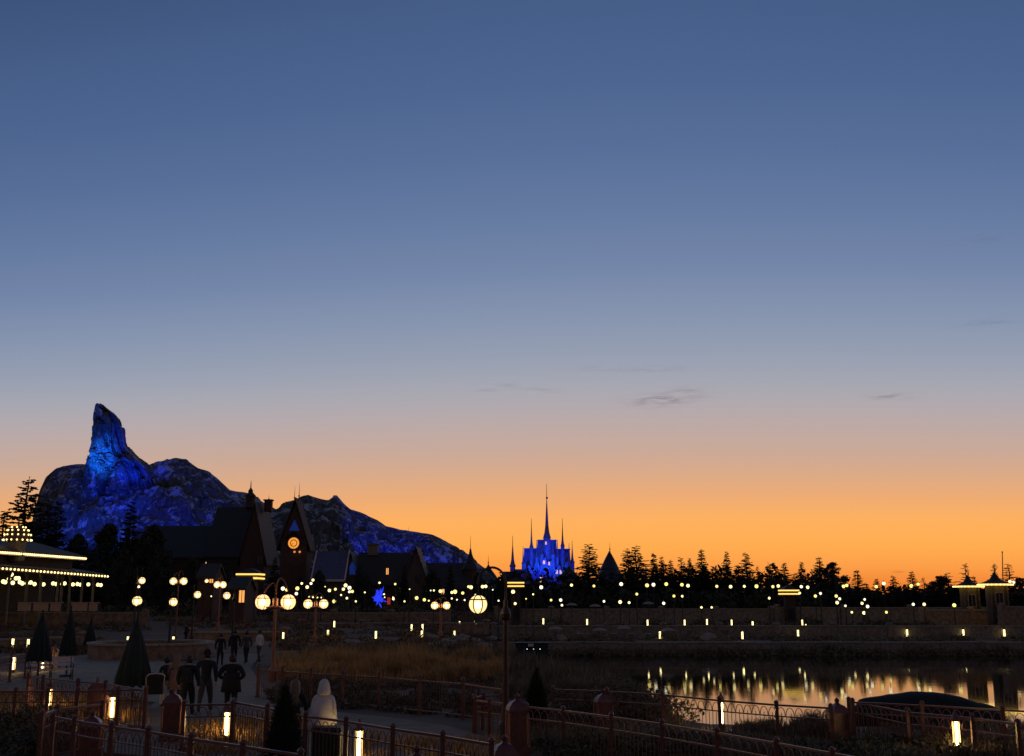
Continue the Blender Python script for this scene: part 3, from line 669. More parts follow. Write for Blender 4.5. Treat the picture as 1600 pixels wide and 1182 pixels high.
for dx in (-.3, .45):
    b_ = MB(); b_.ball((dx + (.5 if dx > 0 else .5), -w - .3, q.z - 1.25), .16, 8, 5); b_.build('lantern', glow('clock_lantern', (1, .35, .1), .8), ct)
bh, bro = gable_house('blue_roofed_house', 'house with steep blue slate roof and pale trim right of the clock tower', 496, 543, 864, 905, 156, 7, M_blueroof, M_plaster)
t = MB(); pa, pb = rel(544, 864, 156, bh), rel(496, 905, 156, bh)
t.bar((pa.x + .2, 0, pa.z + .25), (pa.x + .2, -3.9, pb.z - .3), .16, .3); t.bar((pb.x - .2, 0, pa.z + .25), (pb.x - .2, -3.9, pb.z - .3), .16, .3); t.bar((pb.x - .2, -3.95, pb.z - .25), (pa.x + .2, -3.95, pb.z - .25), .16, .3)
t.build('roof_trim', M_slat, bh)
dh, _ = gable_house('dormer_house', 'small dark gable with arrow shaped blue window beside the blue roof', 543, 562, 866, 905, 158, 6, M_slate, M_plaster, axis='y')
p = rel(551, 889, 155, dh); t = MB(); t.add([(p.x - .45, -3.06, p.z - .8), (p.x + .45, -3.06, p.z - .8), (p.x + .45, -3.06, p.z + .3), (p.x, -3.06, p.z + 1.1), (p.x - .45, -3.06, p.z + .3)], [(0, 1, 2, 3, 4)]); t.build('gable_window', gw, dh)
b4, _ = gable_house('village_house', 'wide dark roofed house with pale chimney below the blue cliff', 562, 640, 866, 912, 164, 9, M_tile, M_brick)
chimney(b4, 583, 868, 852, 164, 1.5); window(b4, 605, 893, 159, .35, .9, L_win, 159.3); window(b4, 563, 920, 159, .5, 1.2, L_win, 159.3); window(b4, 622, 921, 159, .8, 1.1, M_gpane, 159.3)
spike(b4, 638, 868, 823, 164, .1)
b5, _ = gable_house('village_house', 'long dark roofed house with pale chimney near the cliff end', 645, 736, 882, 918, 168, 9, M_tile, M_brick)
chimney(b5, 652, 886, 862, 168, 1.5, M_plaster); window(b5, 690, 924, 163, .8, .9, L_winp, 163.3); window(b5, 712, 924, 163, .8, .9, M_gpane, 163.3)
b6, _ = gable_house('gabled_house', 'dark gable fronted house between the two pale chimneys', 638, 668, 858, 900, 160, 8, M_tile, M_plaster, axis='y')
window(b6, 653, 905, 156, .6, .9, M_gpane, 156)
tur = at(735, 885, 166); tu = thing('turret', 'slim dark turret with needle spire left of the castle', 'turret', (tur.x, 166, terrain(tur.x, 166) - .2))
k = MB(); z1 = tur.z - tu.location.z; k.lathe([(1.0, 0), (1.0, z1 - .5)], n=10); k.build('wall', M_brick, tu)
k = MB(); k.lathe([(1.35, z1 - .5), (.7, z1 + .6), (.25, z1 + 1.8), (.1, z1 + 2.6)], n=10); k.build('roof', M_slate, tu); spike(tu, 735, 870, 837, 166, .1)
# small lit cone lantern roof at (733,905)
# ------------------------------------------------------------------ castle (plain spired keep)
YC = 300.0
base = at(850, 905, YC); ca = thing('castle', 'blue floodlit castle with tall central spire and slim side spires', 'castle', (base.x, YC, 3.2))
def c_rel(px, py): return at(px, py, YC) - Vector(ca.location)
def block(pxl, pxr, ptl, ptr, ytop, ybot, depth, m, name, dy=0):
    """steep hipped mass: wide foot, narrower ridge"""
    a, b, c, d = c_rel(pxl, ybot), c_rel(pxr, ybot), c_rel(ptr, ytop), c_rel(ptl, ytop); h = depth / 2; k = .25
    bm = MB(); bm.add([(a.x, dy - h, a.z), (b.x, dy - h, b.z), (b.x, dy + h, b.z), (a.x, dy + h, a.z), (d.x, dy - h * k, d.z), (c.x, dy - h * k, c.z), (c.x, dy + h * k, c.z), (d.x, dy + h * k, d.z)],
           [(0, 1, 5, 4), (1, 2, 6, 5), (2, 3, 7, 6), (3, 0, 4, 7), (4, 5, 6, 7)]); return bm.build(name, m, ca)
def turret(px, ybase, yroof, ytip, r, rr, m=M_castle, dy=0, steps=None):
    a, b, t = c_rel(px, ybase), c_rel(px, yroof), c_rel(px, ytip); h = t.z - b.z
    bm = MB(); bm.lathe([(r, a.z), (r, b.z - .1), (r * 1.15, b.z)], (b.x, dy, 0), 8, pi / 8); w_ = bm.build('turret', m, ca)
    bm = MB(); bm.lathe([(rr, b.z), (rr * .62, b.z + h * .10), (rr * .42, b.z + h * .22), (rr * .28, b.z + h * .42), (.1, b.z + h * .70), (.05, b.z + h)], (b.x, dy, 0), 8, pi / 8); bm.build('spire', M_spire, w_)
    return w_
bm = MB(); a, b = c_rel(790, 940), c_rel(905, 912); bm.box(((a.x + b.x) / 2, 0, b.z / 2), (b.x - a.x, 13, b.z)); bm.build('wall', M_castle, ca)
block(836, 872, 840, 869, 844, 912, 9, M_croof, 'roof', -.5)
block(816, 846, 819, 842, 857, 912, 8, M_croof, 'roof', .4)
block(862, 893, 868, 890, 858, 912, 8, M_croof, 'roof', .4)
block(796, 822, 800, 818, 890, 912, 7, M_croof, 'roof', -1)
turret(854, 905, 842, 758, 1.05, 1.15, dy=-3.2)
bm = MB(); q = c_rel(854, 780); bm.ball((q.x, -3.2, q.z), .32, 8, 5); bm.build('finial', M_spire, ca)
turret(801, 912, 886, 838, .75, 1.0, dy=-2); turret(830, 908, 857, 812, .55, .65, dy=-4); turret(878, 908, 855, 812, .55, .65, dy=-4); turret(894, 910, 880, 845, .6, .75, dy=-1)
turret(846, 908, 868, 846, .5, .6, dy=-5.2); turret(863, 908, 868, 848, .5, .6, dy=-5.2)
for gx, gw_, yt, yb in ((850, 12, 872, 912), (872, 13, 885, 912), (826, 13, 885, 912)):   # steep front gables
    l, r2, t2 = c_rel(gx - gw_, yb), c_rel(gx + gw_, yb), c_rel(gx, yt)
    bm = MB(); bm.add([(l.x, -6.6, l.z), (r2.x, -6.6, r2.z), (t2.x, -6.6, t2.z), (l.x, -2.5, l.z), (r2.x, -2.5, r2.z), (t2.x, -2.5, t2.z)], [(0, 1, 2), (0, 2, 5, 3), (1, 4, 5, 2), (3, 5, 4)]); bm.build('gable', M_castle, ca)
def gable_trim(gx, gw_, yt, yb, y0):
    l, r2, t2 = c_rel(gx - gw_, yb), c_rel(gx + gw_, yb), c_rel(gx, yt); m = MB()
    m.bar((l.x, y0, l.z), (t2.x, y0, t2.z + .1), .3, .22); m.bar((r2.x, y0, r2.z), (t2.x, y0, t2.z + .1), .3, .22); m.build('gable_trim', M_spire, ca)
for g_ in ((850, 12, 872, 912, -6.72), (872, 13, 885, 912, -6.72), (826, 13, 885, 912, -6.72)): gable_trim(*g_)
for gx, gw_, yt, yb, y0 in ((861, 7, 876, 900, -5.4), (838, 7, 876, 900, -5.0), (884, 6, 878, 900, -4.6), (819, 6, 880, 902, -4.6), (805, 9, 893, 914, -4.4), (793, 8, 900, 915, -4.2)):
    l, r2, t2 = c_rel(gx - gw_, yb), c_rel(gx + gw_, yb), c_rel(gx, yt)
    bm = MB(); bm.add([(l.x, y0, l.z), (r2.x, y0, r2.z), (t2.x, y0, t2.z), (l.x, y0 + 3, l.z), (r2.x, y0 + 3, r2.z), (t2.x, y0 + 3, t2.z)], [(0, 1, 2), (0, 2, 5, 3), (1, 4, 5, 2), (3, 5, 4)]); bm.build('dormer', M_croof, ca); gable_trim(gx, gw_, yt, yb, y0 - .1)
turret(817, 912, 882, 855, .4, .5, dy=-4.8); turret(888, 912, 878, 850, .4, .5, dy=-4.4); turret(870, 908, 872, 845, .35, .42, dy=-5.0); turret(838, 908, 872, 845, .35, .42, dy=-5.0)
for ya_, yb_, x0_, x1_ in ((845, 847, 840, 869), (858, 860, 819, 842), (859, 861, 868, 890)):
    a, b = c_rel(x0_, yb_), c_rel(x1_, ya_); bm = MB(); bm.box(((a.x + b.x) / 2, -.6, b.z), (b.x - a.x + .2, 2.6, .3)); bm.build('ridge_crest', M_spire, ca)
for px, py, w_, h_, m_, fy in ((850, 879, .55, .9, L_winp, 293.2), (858, 881, .4, .9, L_winp, 293.6), (870, 894, .5, 1.0, L_winp, 293.2), (876, 894, .5, 1.0, L_winp, 293.2), (846, 906, .8, 1.3, L_winp, 293.2), (853, 849, .4, .8, L_winp, 295.6), (834, 898, .5, .9, M_gpane, 293.2), (824, 898, .5, .9, M_gpane, 293.2)):
    window(ca, px, py, fy, w_, h_, m_, fy, M_castle)
spot(at(838, 930, 262), at(845, 868, 296), 95000, (0.004, 0.03, 1.0), 22)
spot(at(880, 930, 262), at(874, 878, 296), 54000, (0.004, 0.02, 1.0), 22)
spot(at(851, 862, 284), at(854, 800, 297), 14000, (0.004, 0.03, 1.0), 22)
spot(at(815, 930, 265), at(815, 890, 298), 26000, (0.004, 0.02, 1.0), 24)
spot(at(852, 905, 280), at(852, 870, 296), 8000, (0.01, 0.16, 1.0), 28)
spot(at(874, 908, 282), at(873, 888, 296), 5000, (0.01, 0.16, 1.0), 26)
spot(at(829, 908, 282), at(829, 875, 296), 5000, (0.01, 0.16, 1.0), 30)
# outer castle wall with round towers
def curtain(name, label, px0, px1, ytop, Y, zb, m):
    a, b = at(px0, ytop, Y), at(px1, ytop, Y); cx = (a.x + b.x) / 2; L = b.x - a.x
    o = thing(name, label, 'wall', (cx, Y, zb)); h = a.z - zb
    k = MB(); k.box((0, 0, h / 2), (L, 1.2, h)); k.build('wall', m, o)
    n = int(L / 1.3); me = None
    for i in range(n):
        x = -L / 2 + (i + .5) * L / n
        if me is None: q = MB(); q.box((0, 0, .25), (.7, 1.3, .5)); ob = q.build('merlon', m, o); ob.location = (x, 0, h); me = ob.data
        else: child(me, 'merlon', o, (x, 0, h))
    k = MB(); k.box((0, -.7, h - .35), (L, .25, .18)); k.build('string_course', M_pale, o); return o
curtain('castle_wall', 'dark battlemented wall below the castle, left stretch', 768, 884, 918, 225, 3.2, M_stone)
curtain('castle_wall', 'dark battlemented wall right of the castle up to the cone roofed tower', 898, 946, 918, 222, 3.2, M_stone)
spot(at(915, 948, 205), at(915, 930, 222), 1500, DB, 90); spot(at(845, 940, 214), at(840, 920, 224), 900, DB, 100); spot(at(950, 945, 205), at(955, 925, 220), 1300, DB, 60)
def cone_tower(px, yspike, yapex, yeave, rpx, rbody, Y, zb, label, two=None):
    e, a = at(px, yeave, Y), at(px, yapex, Y); o = thing('cone_roofed_tower', label, 'tower', (e.x, Y, zb)); ze, zz = e.z - zb, a.z - zb; k = rpx * Y / F
    m = MB(); m.lathe([(rbody * Y / F, 0), (rbody * Y / F, ze)], n=14); m.build('wall', M_stone2, o)
    m = MB(); h = zz - ze
    if two: m.lathe([(k, ze - .1), (k * .62, ze + h * .35), (k * .66, ze + h * .36), (k * .34, ze + h * .70), (.06, zz)], n=14)
    else: m.lathe([(k, ze - .1), (k * .62, ze + h * .38), (k * .25, ze + h * .72), (.06, zz)], n=14)
    m.build('roof', M_slate, o); spike(o, px, yapex + 2, yspike, Y, .1); window(o, px, yeave + 10, Y, .4, 1.0, M_gpane, Y - rbody * Y / F + .02)
    return o
cone_tower(763, 868, 882, 912, 20, 15, 220, 3.2, 'squat dark tower with cone roof left of the castle')
cone_tower(889, 872, 884, 903, 17, 12, 216, 3.2, 'dark cone roofed tower in front of the castle right side')
cone_tower(953, 847, 861, 905, 22, 14, 218, 3.2, 'tall two tier cone roofed tower at the right end of the castle wall', True)
lo, _ = gable_house('gatehouse', 'dark steep gabled gatehouse in front of the castle left side', 812, 836, 889, 916, 228, 7, M_slate, M_stone2, axis='y')
window(lo, 824, 922, 224, .7, 1.0, M_gpane, 224.5)
lo, _ = gable_house('gatehouse', 'low dark roofed house at the castle foot left of the gatehouse', 788, 812, 895, 916, 232, 7, M_slate, M_stone2)
window(lo, 800, 922, 228, .7, 1.0, M_gpane, 228.5)

# ------------------------------------------------------------------ left pavilion with bulb-lit eaves
P0, P1 = at(-60, 912, 96), at(168, 912, 122)
pv_c = at(27, 912, 118); pv = thing('pavilion', 'long open pavilion with bulb lit double eaves and lit dome at left', 'pavilion', (P0.x, P0.y, terrain(P0.x, P0.y)))
def prel(p): return Vector(p) - Vector(pv.location)
E2 = [prel(at(-70, 883, 95)), prel(at(168, 901, 122))]; zE2 = 7.95 - pv.location.z
E1 = [prel(at(-70, 858, 97)), prel(at(133, 873, 121))]; zE1 = 9.9 - pv.location.z
dirv = (E2[1] - E2[0]); dirv.z = 0; dirv.normalize(); back = Vector((-dirv.y, dirv.x, 0))
def slab(bm, e, inner, lift):
    a, b = e; c, d = b + back * inner + Vector((0, 0, lift)), a + back * inner + Vector((0, 0, lift)); t = Vector((0, 0, .25))
    bm.add([a, b, c, d, a + t, b + t, c + t, d + t], [(3, 2, 1, 0), (4, 5, 6, 7), (0, 1, 5, 4), (1, 2, 6, 5), (2, 3, 7, 6), (3, 0, 4, 7)])
m_ = MB(); slab(m_, E2, 7, 1.1); m_.build('lower_roof', M_tile, pv)
m_ = MB(); slab(m_, E1, 7, 1.8); m_.build('upper_roof', M_tile, pv)
m_ = MB(); a, b = E1[0] + back * 1.0 - Vector((0, 0, 1.5)), E1[1] + back * 1.0 - Vector((0, 0, 1.3)) - dirv * .8
m_.add([a, b, b + Vector((0, 0, 1.6)), a + Vector((0, 0, 1.8))], [(0, 1, 2, 3)]); m_.build('clerestory', M_plaster, pv)
for e, n, nm in ((E2, 42, 'lower'), (E1, 58, 'upper')):
    m_ = MB(); fa = MB(); fa.bar(e[0] - Vector((0, 0, .05)) - back * .06, e[1] - Vector((0, 0, .05)) - back * .06, .08, .34); fa.build('fascia', M_slat if nm == 'upper' else M_timber, pv)
    for i in range(n):
        m_.ball(e[0].lerp(e[1], (i + .5) / n) + Vector((0, 0, -.02)) - back * .2, .105 if nm == 'lower' else .10, 6, 4)
    m_.build('eave_bulbs', L_bulb, pv, kind='stuff')
for i, px in enumerate((-6, 14, 41, 63, 91, 98, 112, 134, 155)):
    t_ = max(0.02, (px + 70) / 238); e = E2[0].lerp(E2[1], t_) + back * .8
    m_ = MB(); m_.lathe([(.26, 0), (.26, .3), (.16, .4), (.14, e.z - .6), (.24, e.z - .3), (.24, e.z + .05)], (e.x, e.y, 0), 8); m_.build('column', M_pale, pv)
m_ = MB(); m_.add([prel(at(-70, 912, 100)) * 1 + back * 6, prel(at(168, 912, 122)) + back * 6], []); 
a, b = E2[0] + back * 6.0, E2[1] + back * 6.0; m_ = MB(); m_.add([(a.x, a.y, 0), (b.x, b.y, 0), (b.x, b.y, b.z + .4), (a.x, a.y, a.z + .6)], [(0, 1, 2, 3)]); m_.build('back_wall', M_timber, pv)
gl = [(5, 909), (8, 910), (14, 905), (18, 898), (20, 911), (25, 904), (29, 904), (31, 910), (35, 912), (42, 912), (48, 910.5), (54, 913), (68, 913.5), (83, 912), (88, 913), (97, 913), (101, 912), (114, 913.5), (121, 913), (126, 914), (138, 913.5), (153, 914), (157.5, 914.5)]
gme = None
for px, py in gl:
    Yg = 96 + (px + 70) / 238 * 26 + 1.6 + (px * 7 % 5) * .4; g = prel(at(px, py, Yg)); q = MB(); q.ball((0, 0, 0), .20, 8, 6)
    if gme is None: ob = q.build('hanging_globe', L_far, pv); ob.location = g; gme = ob.data
    else: child(gme, 'hanging_globe', pv, g)
# cupola
cu = prel(at(27, 845, 108)); cz = cu.z
m_ = MB(); m_.lathe([(.8, cz - 2.0), (.8, cz - .15), (1.05, cz)], (cu.x, cu.y, 0), 10); m_.build('cupola_drum', M_pale, pv)
dome = [(1.25 * cos(t), cz + 1.45 * sin(t)) for t in [pi / 2 * i / 7 for i in range(7)]] + [(.1, cz + 1.45), (.06, cz + 1.9), (.02, cz + 2.6)]
m_ = MB(); m_.lathe(dome, (cu.x, cu.y, 0), 12); dm = m_.build('cupola_dome', M_brick, pv)
m_ = MB()
for i, el_ in enumerate((0.03, .38, .73, 1.05)):
    n = (16, 14, 11, 7)[i]
    for k in range(n):
        a = 2 * pi * (k + .5 * (i % 2)) / n; rr = 1.31 * cos(el_); m_.ball((cu.x + rr * cos(a), cu.y + rr * sin(a), cz + 1.5 * sin(el_)), .085, 6, 4)
m_.build('dome_bulbs', L_bulb, dm, kind='stuff')

# ------------------------------------------------------------------ kiosks with lit double fascia
def fascia_kiosk(px0, px1, y0, Y, label):
    a, b = at(px0, y0, Y), at(px1, y0, Y); cx = (a.x + b.x) / 2; w = b.x - a.x; zb = terrain(cx, Y) - .1; h = a.z - zb
    o = thing('kiosk', label, 'kiosk', (cx, Y, zb), 0, 'kiosks with double lit fascia')
    m = MB(); m.box((0, 0, h / 2 - .3), (w * .55, w * .55, h - .6)); m.build('body', M_timber, o)
    for dz in (0, -.42):
        m = MB(); m.box((0, 0, h + dz), (w, w, .17)); m.build('lit_fascia', L_strip, o)
        m = MB(); m.box((0, 0, h + dz - .17), (w * .93, w * .93, .17)); m.build('eave', M_timber, o)
    m = MB(); m.lathe([(w * .72, h + .09), (w * .4, h + .4), (.1, h + .7)], n=4, rot=pi / 4); m.build('roof', M_slate, o)
    m = MB(); m.box((0, -w * .29, h * .35), (w * .35, .1, h * .3)); m.build('counter_hatch', M_gpane, o); return o
fascia_kiosk(373, 410, 898, 118, 'kiosk with two bright yellow fascia strips left of the copper lamp')
fascia_kiosk(793, 819, 911, 140, 'kiosk with two yellow fascia strips beside the hooked lamp post, below the castle')
fascia_kiosk(1219, 1246, 923, 140, 'kiosk with two yellow fascia strips below the right hand conifers')
# round kiosks at right
def round_kiosk(px, yeave, yapex, yspike, half, Y, yb, label, m_wall):
    e = at(px, yeave, Y); zb = terrain(e.x, Y) - .1; o = thing('round_kiosk', label, 'kiosk', (e.x, Y, zb), 0, 'round kiosks at the right shore'); r = half * Y / F; ze = e.z - zb; za = at(px, yapex, Y).z - zb
    m = MB(); m.lathe([(r * .62, 0), (r * .62, ze - .05)], n=16); m.build('wall', m_wall, o)
    m = MB(); m.lathe([(r, ze + .12), (r * .62, ze + .12 + (za - ze) * .16), (r * .34, ze + (za - ze) * .40), (r * .2, ze + (za - ze) * .66), (.05, za)], n=16); m.build('roof', M_slate, o)
    m = MB(); m.lathe([(r * .9, ze - .08), (r * 1.03, ze - .08), (r * 1.03, ze + .1), (r * .9, ze + .1)], n=20); m.build('lit_fascia', L_strip, o)
    m = MB()
    for k in range(26):
        a = 2 * pi * k / 26; m.ball((r * 1.06 * cos(a), r * 1.06 * sin(a), ze), .07, 6, 4)
    m.build('eave_bulbs', L_bulb, o, kind='stuff'); spike(o, px, yapex + 2, yspike, Y, .07)
    window(o, px, yeave + 22, Y, .8, 1.3, M_gpane, Y - r * .62 + .03, M_pale)
    for s_ in (-1, 1):
        m = MB(); m.box((s_ * r * .5, -r * .5, ze / 2), (.22, .22, ze - .1)); m.build('pilaster', M_kiosk, o)
    return o
round_kiosk(1513, 917, 899, 887, 21, 132, 952, 'left of two round kiosks with glowing eaves near the right edge', M_kiosk)
round_kiosk(1555, 914, 894, 882, 24, 126, 975, 'right of two round kiosks with glowing eaves, in front of the flagpole', M_kiosk)
p0 = at(1567, 960, 133); fp = thing('flagpole', 'bare flagpole rising beside the right round kiosk', 'flagpole', (p0.x, 133, terrain(p0.x, 133) - .1))
m = MB(); t_ = at(1566, 863, 133) - Vector(fp.location); m.tube([(0, 0, 0), (t_.x, 0, t_.z)], [.1, .05], 8); m.build('pole', M_iron, fp); m = MB(); m.ball((t_.x, 0, t_.z), .1); m.build('finial', M_iron, fp)

# ------------------------------------------------------------------ terrace walls
def stone_wall(label, p, q, z0, z1, thick=.5, m=M_stone, pier=6.0, group='terrace walls'):
    p, q = Vector((p[0], p[1], 0)), Vector((q[0], q[1], 0)); L = (q - p).length; rz = atan2(q.y - p.y, q.x - p.x)
    o = thing('terrace_wall', label, 'wall', ((p.x + q.x) / 2, (p.y + q.y) / 2, z0), rz, group); h = z1 - z0
    r = random.Random(int(L * 100 + h * 10)); n = max(1, int(L / pier)); s = L / n
    for i in range(n):
        k = MB(); k.box((-L / 2 + (i + .5) * s, r.uniform(-.02, .02), (h - .12) / 2 - .2), (s - .5, thick, h - .12 + .4)); k.build('wall_panel', m, o)
        k = MB(); k.box((-L / 2 + (i + .5) * s, 0, h - .06 + r.uniform(-.02, .02)), (s - .54, thick + .16, .12)); k.build('coping', M_coping, o)
    for i in range(n + 1):
        k = MB(); k.box((-L / 2 + i * s, 0, (h + .15) / 2 - .2), (.55, thick + .14, h + .15 + .4)); k.lathe([(.45, h + .15), (.42, h + .25), (.1, h + .34)], (-L / 2 + i * s, 0, 0), 8); k.build('pier', m, o)
    return o
stone_wall('long low stone wall behind the lowest far lamps on the lake terrace', (-2, 121.8), (72, 121.8), 1.0, 2.55)
stone_wall('long stone parapet in front of the upper far lamps', (-2, 141.8), (33, 141.8), 1.9, 4.1, pier=7)
stone_wall('stone parapet below the round kiosks at the right shore', (33.5, 140.6), (75, 139.5), 1.9, 4.3, pier=8)
stone_wall('brown stone parapet hiding the foot of the left round kiosk', (47.5, 128.6), (58.5, 128.6), 1.9, 4.15, .8, M_stone2, 5.5)
stone_wall('brown stone wall block under the right hand round kiosk', (54, 122.6), (66, 122.6), 1.9, 4.6, 1.0, M_stone2, 6)
lk = MB()
n = 20
o = thing('quay', 'stone quay edge along the far side of the lake', 'quay', (0, 110, 0))
for i in range(n):
    x = -1.5 + 80 * (i + .5) / n
    q = MB(); q.box((x, .25, .15), (80 / n - .03, .5, 2.0)); q.build('quay_block', M_stone, o)
    q = MB(); q.box((x, .3, 1.2 + .02 * (i % 3)), (80 / n - .05, .75, .12)); q.build('coping', M_coping, o)
def wall_px(label, pts, zt, h, m=M_stone2, thick=.4):
    for (a, b) in zip(pts, pts[1:]):
        pa = at(a[0], a[1], 1); d = ray(*a); A = Vector((0, 0, EYE)) + d * ((zt - EYE) / d.z); d = ray(*b); B = Vector((0, 0, EYE)) + d * ((zt - EYE) / d.z)
        yield stone_wall(label, A, B, zt - h, zt, thick, m, 5.0)
list(wall_px('grey brown terrace wall below the left pavilion', [(-30, 957), (228, 957)], 4.1, 2.2))
list(wall_px('terrace wall behind the twin globe lamps at centre left', [(238, 950), (425, 951)], 4.1, 0.9))
list(wall_px('long brown terrace wall below the village lights', [(432, 957), (700, 957)], 4.0, 1.5))
list(wall_px('lower brown terrace wall under the copper lamp', [(300, 987), (445, 986)], 3.0, .9))
list(wall_px('low brown wall with the four small bollards near it', [(470, 973), (760, 973)], 3.15, .7))
list(wall_px('low stone kerb wall left of the oval planter', [(-40, 1000), (128, 994)], 2.75, .8))
# oval planter
c0 = at(237, 1000, 66); pl = thing('oval_planter', 'large round walled planter in the plaza behind the parasols', 'planter', (c0.x, 66, 2.2))
m = MB(); ringp = [(3.5, 0), (3.5, .78), (3.2, .78), (3.2, .4), (.01, .45)]; m.lathe(ringp, n=40); m.build('wall', M_stone2, pl)
nseg = 22; sg = None
for k in range(nseg):
    a0, a1 = 2 * pi * k / nseg, 2 * pi * (k + .96) / nseg; q = MB()
    q.add([(r * cos(a), r * sin(a), z) for a in (a0, (a0 + a1) / 2, a1) for r, z in ((3.12, .785), (3.6, .785), (3.6, .9), (3.12, .9))], [(0, 1, 5, 4), (1, 2, 6, 5), (2, 3, 7, 6), (3, 0, 4, 7), (4, 5, 9, 8), (5, 6, 10, 9), (6, 7, 11, 10), (7, 4, 8, 11), (3, 2, 1, 0), (8, 9, 10, 11)]); q.build('coping', M_coping, pl)

# ------------------------------------------------------------------ lamps
def bez(p0, p1, p2, p3, n=10):
    return [Vector(p0) * (1 - t) ** 3 + 3 * Vector(p1) * t * (1 - t) ** 2 + 3 * Vector(p2) * t * t * (1 - t) + Vector(p3) * t ** 3 for t in [i / n for i in range(n + 1)]]
def far_lamp(px, py, Y, label, group, r=.30, cat='street lamp'):
    g = at(px, py, Y); zb = terrain(g.x, Y) - .05; h = g.z - zb
    o = thing('street_lamp', label, cat, (g.x, Y, zb), 0, group)
    m = MB(); m.lathe([(.14, 0), (.14, .35), (.06, .45), (.045, max(.6, h - r - .12)), (.12, max(.62, h - r - .02))], n=7); m.build('post', M_dark, o)
    r *= 0.8 + 0.45 * ((px * 7.3 + py * 3.1) % 1.0)
    m = MB(); m.ball((0, 0, h), r, 10, 7); m.build('globe', (L_far, L_far2, L_far3)[int(px * 13.7) % 3], o, True)
    m = MB(); m.lathe([(.13, h + r * .93), (.05, h + r + .1), (.01, h + r + .25)], n=7); m.build('cap', M_dark, o); return o
row1 = [(845.6, 918), (893, 914.6), (928, 916), (970.6, 913), (1011, 915), (1021, 914), (1041, 913), (1065.5, 914), (1075, 915.5), (1120, 916.5), (1141.6, 917), (1163, 916.5), (1182, 916.5), (1207.6, 917), (1216, 916), (1252, 917), (1262, 918), (1318, 916.5), (1323, 915), (1369, 917), (1381, 912), (1424, 916), (1434.5, 913), (1578, 909), (1584, 910)]
for i, (x, y) in enumerate(row1):
    far_lamp(x, y, 158 + 8 * ((i * 37) % 10) / 10, f'globe street lamp, {ordn(i)} from the left in the upper row before the skyline trees', 'upper row of far lamps', .235)
row2 = [(801.7, 925), (805, 943.5), (861, 938), (876, 938), (878, 946), (943.7, 940), (969, 941), (983, 942), (995, 928.6), (1037, 943), (1053, 931.7), (1066, 932), (1096, 949.4), (1112, 949.4), (1202, 935), (1249.5, 927), (1274, 931.7), (1282, 927.6), (1306.6, 931.7), (1308, 942), (1312, 936), (1321, 947), (1331, 957), (1347, 943), (1350, 958), (1351, 937), (1355.6, 948), (1385, 957), (1427, 944.6), (1444, 944.6), (1491, 946), (1591, 950)]
for i, (x, y) in enumerate(row2):
    far_lamp(x, y, 126 + 12 * ((i * 29) % 10) / 10, f'small globe lamp, {ordn(i)} from the left in the lower scattered row across the lake', 'lower row of far lamps', .175 if (i not in (12, 13)) else .11)
row3 = [(442, 920), (448, 922), (463, 928), (464.6, 919.7), (471.5, 912), (480, 917.7), (486, 912), (489, 906.7), (514.6, 923), (522, 940), (524, 921), (536.5, 921), (540, 915), (542, 935), (546, 925), (546, 919), (550.5, 924.5), (593, 911), (615, 936), (617.5, 913), (651, 934.7), (663, 937.5), (688, 924), (706, 926), (711, 925), (723, 927), (732, 917), (736, 918), (754, 917), (759, 916.5)]
for i, (x, y) in enumerate(row3):
    far_lamp(x, y, 122 + 14 * ((i * 31) % 10) / 10, f'small globe lamp, {ordn(i)} from the left in the village square below the clock tower', 'village square lamps', .16 if i % 3 else .20)
row4 = [(483, 933), (489, 933.5), (496, 934), (502, 934), (330, 932), (508, 917), (533, 930), (556, 940), (570, 926), (600, 929), (632, 940), (640, 921), (670, 939), (673, 923), (678, 923), (706, 935.5), (714, 937.5), (726, 938), (743, 930), (770, 922), (779, 939), (822, 936), (833, 929)]
for i, (x, y) in enumerate(sorted(row4)):
    far_lamp(x, y, 112 + 16 * ((i * 23) % 10) / 10, f'tiny point lamp, {ordn(i)} from the left among the village square lamps', 'tiny village lamps', .085)
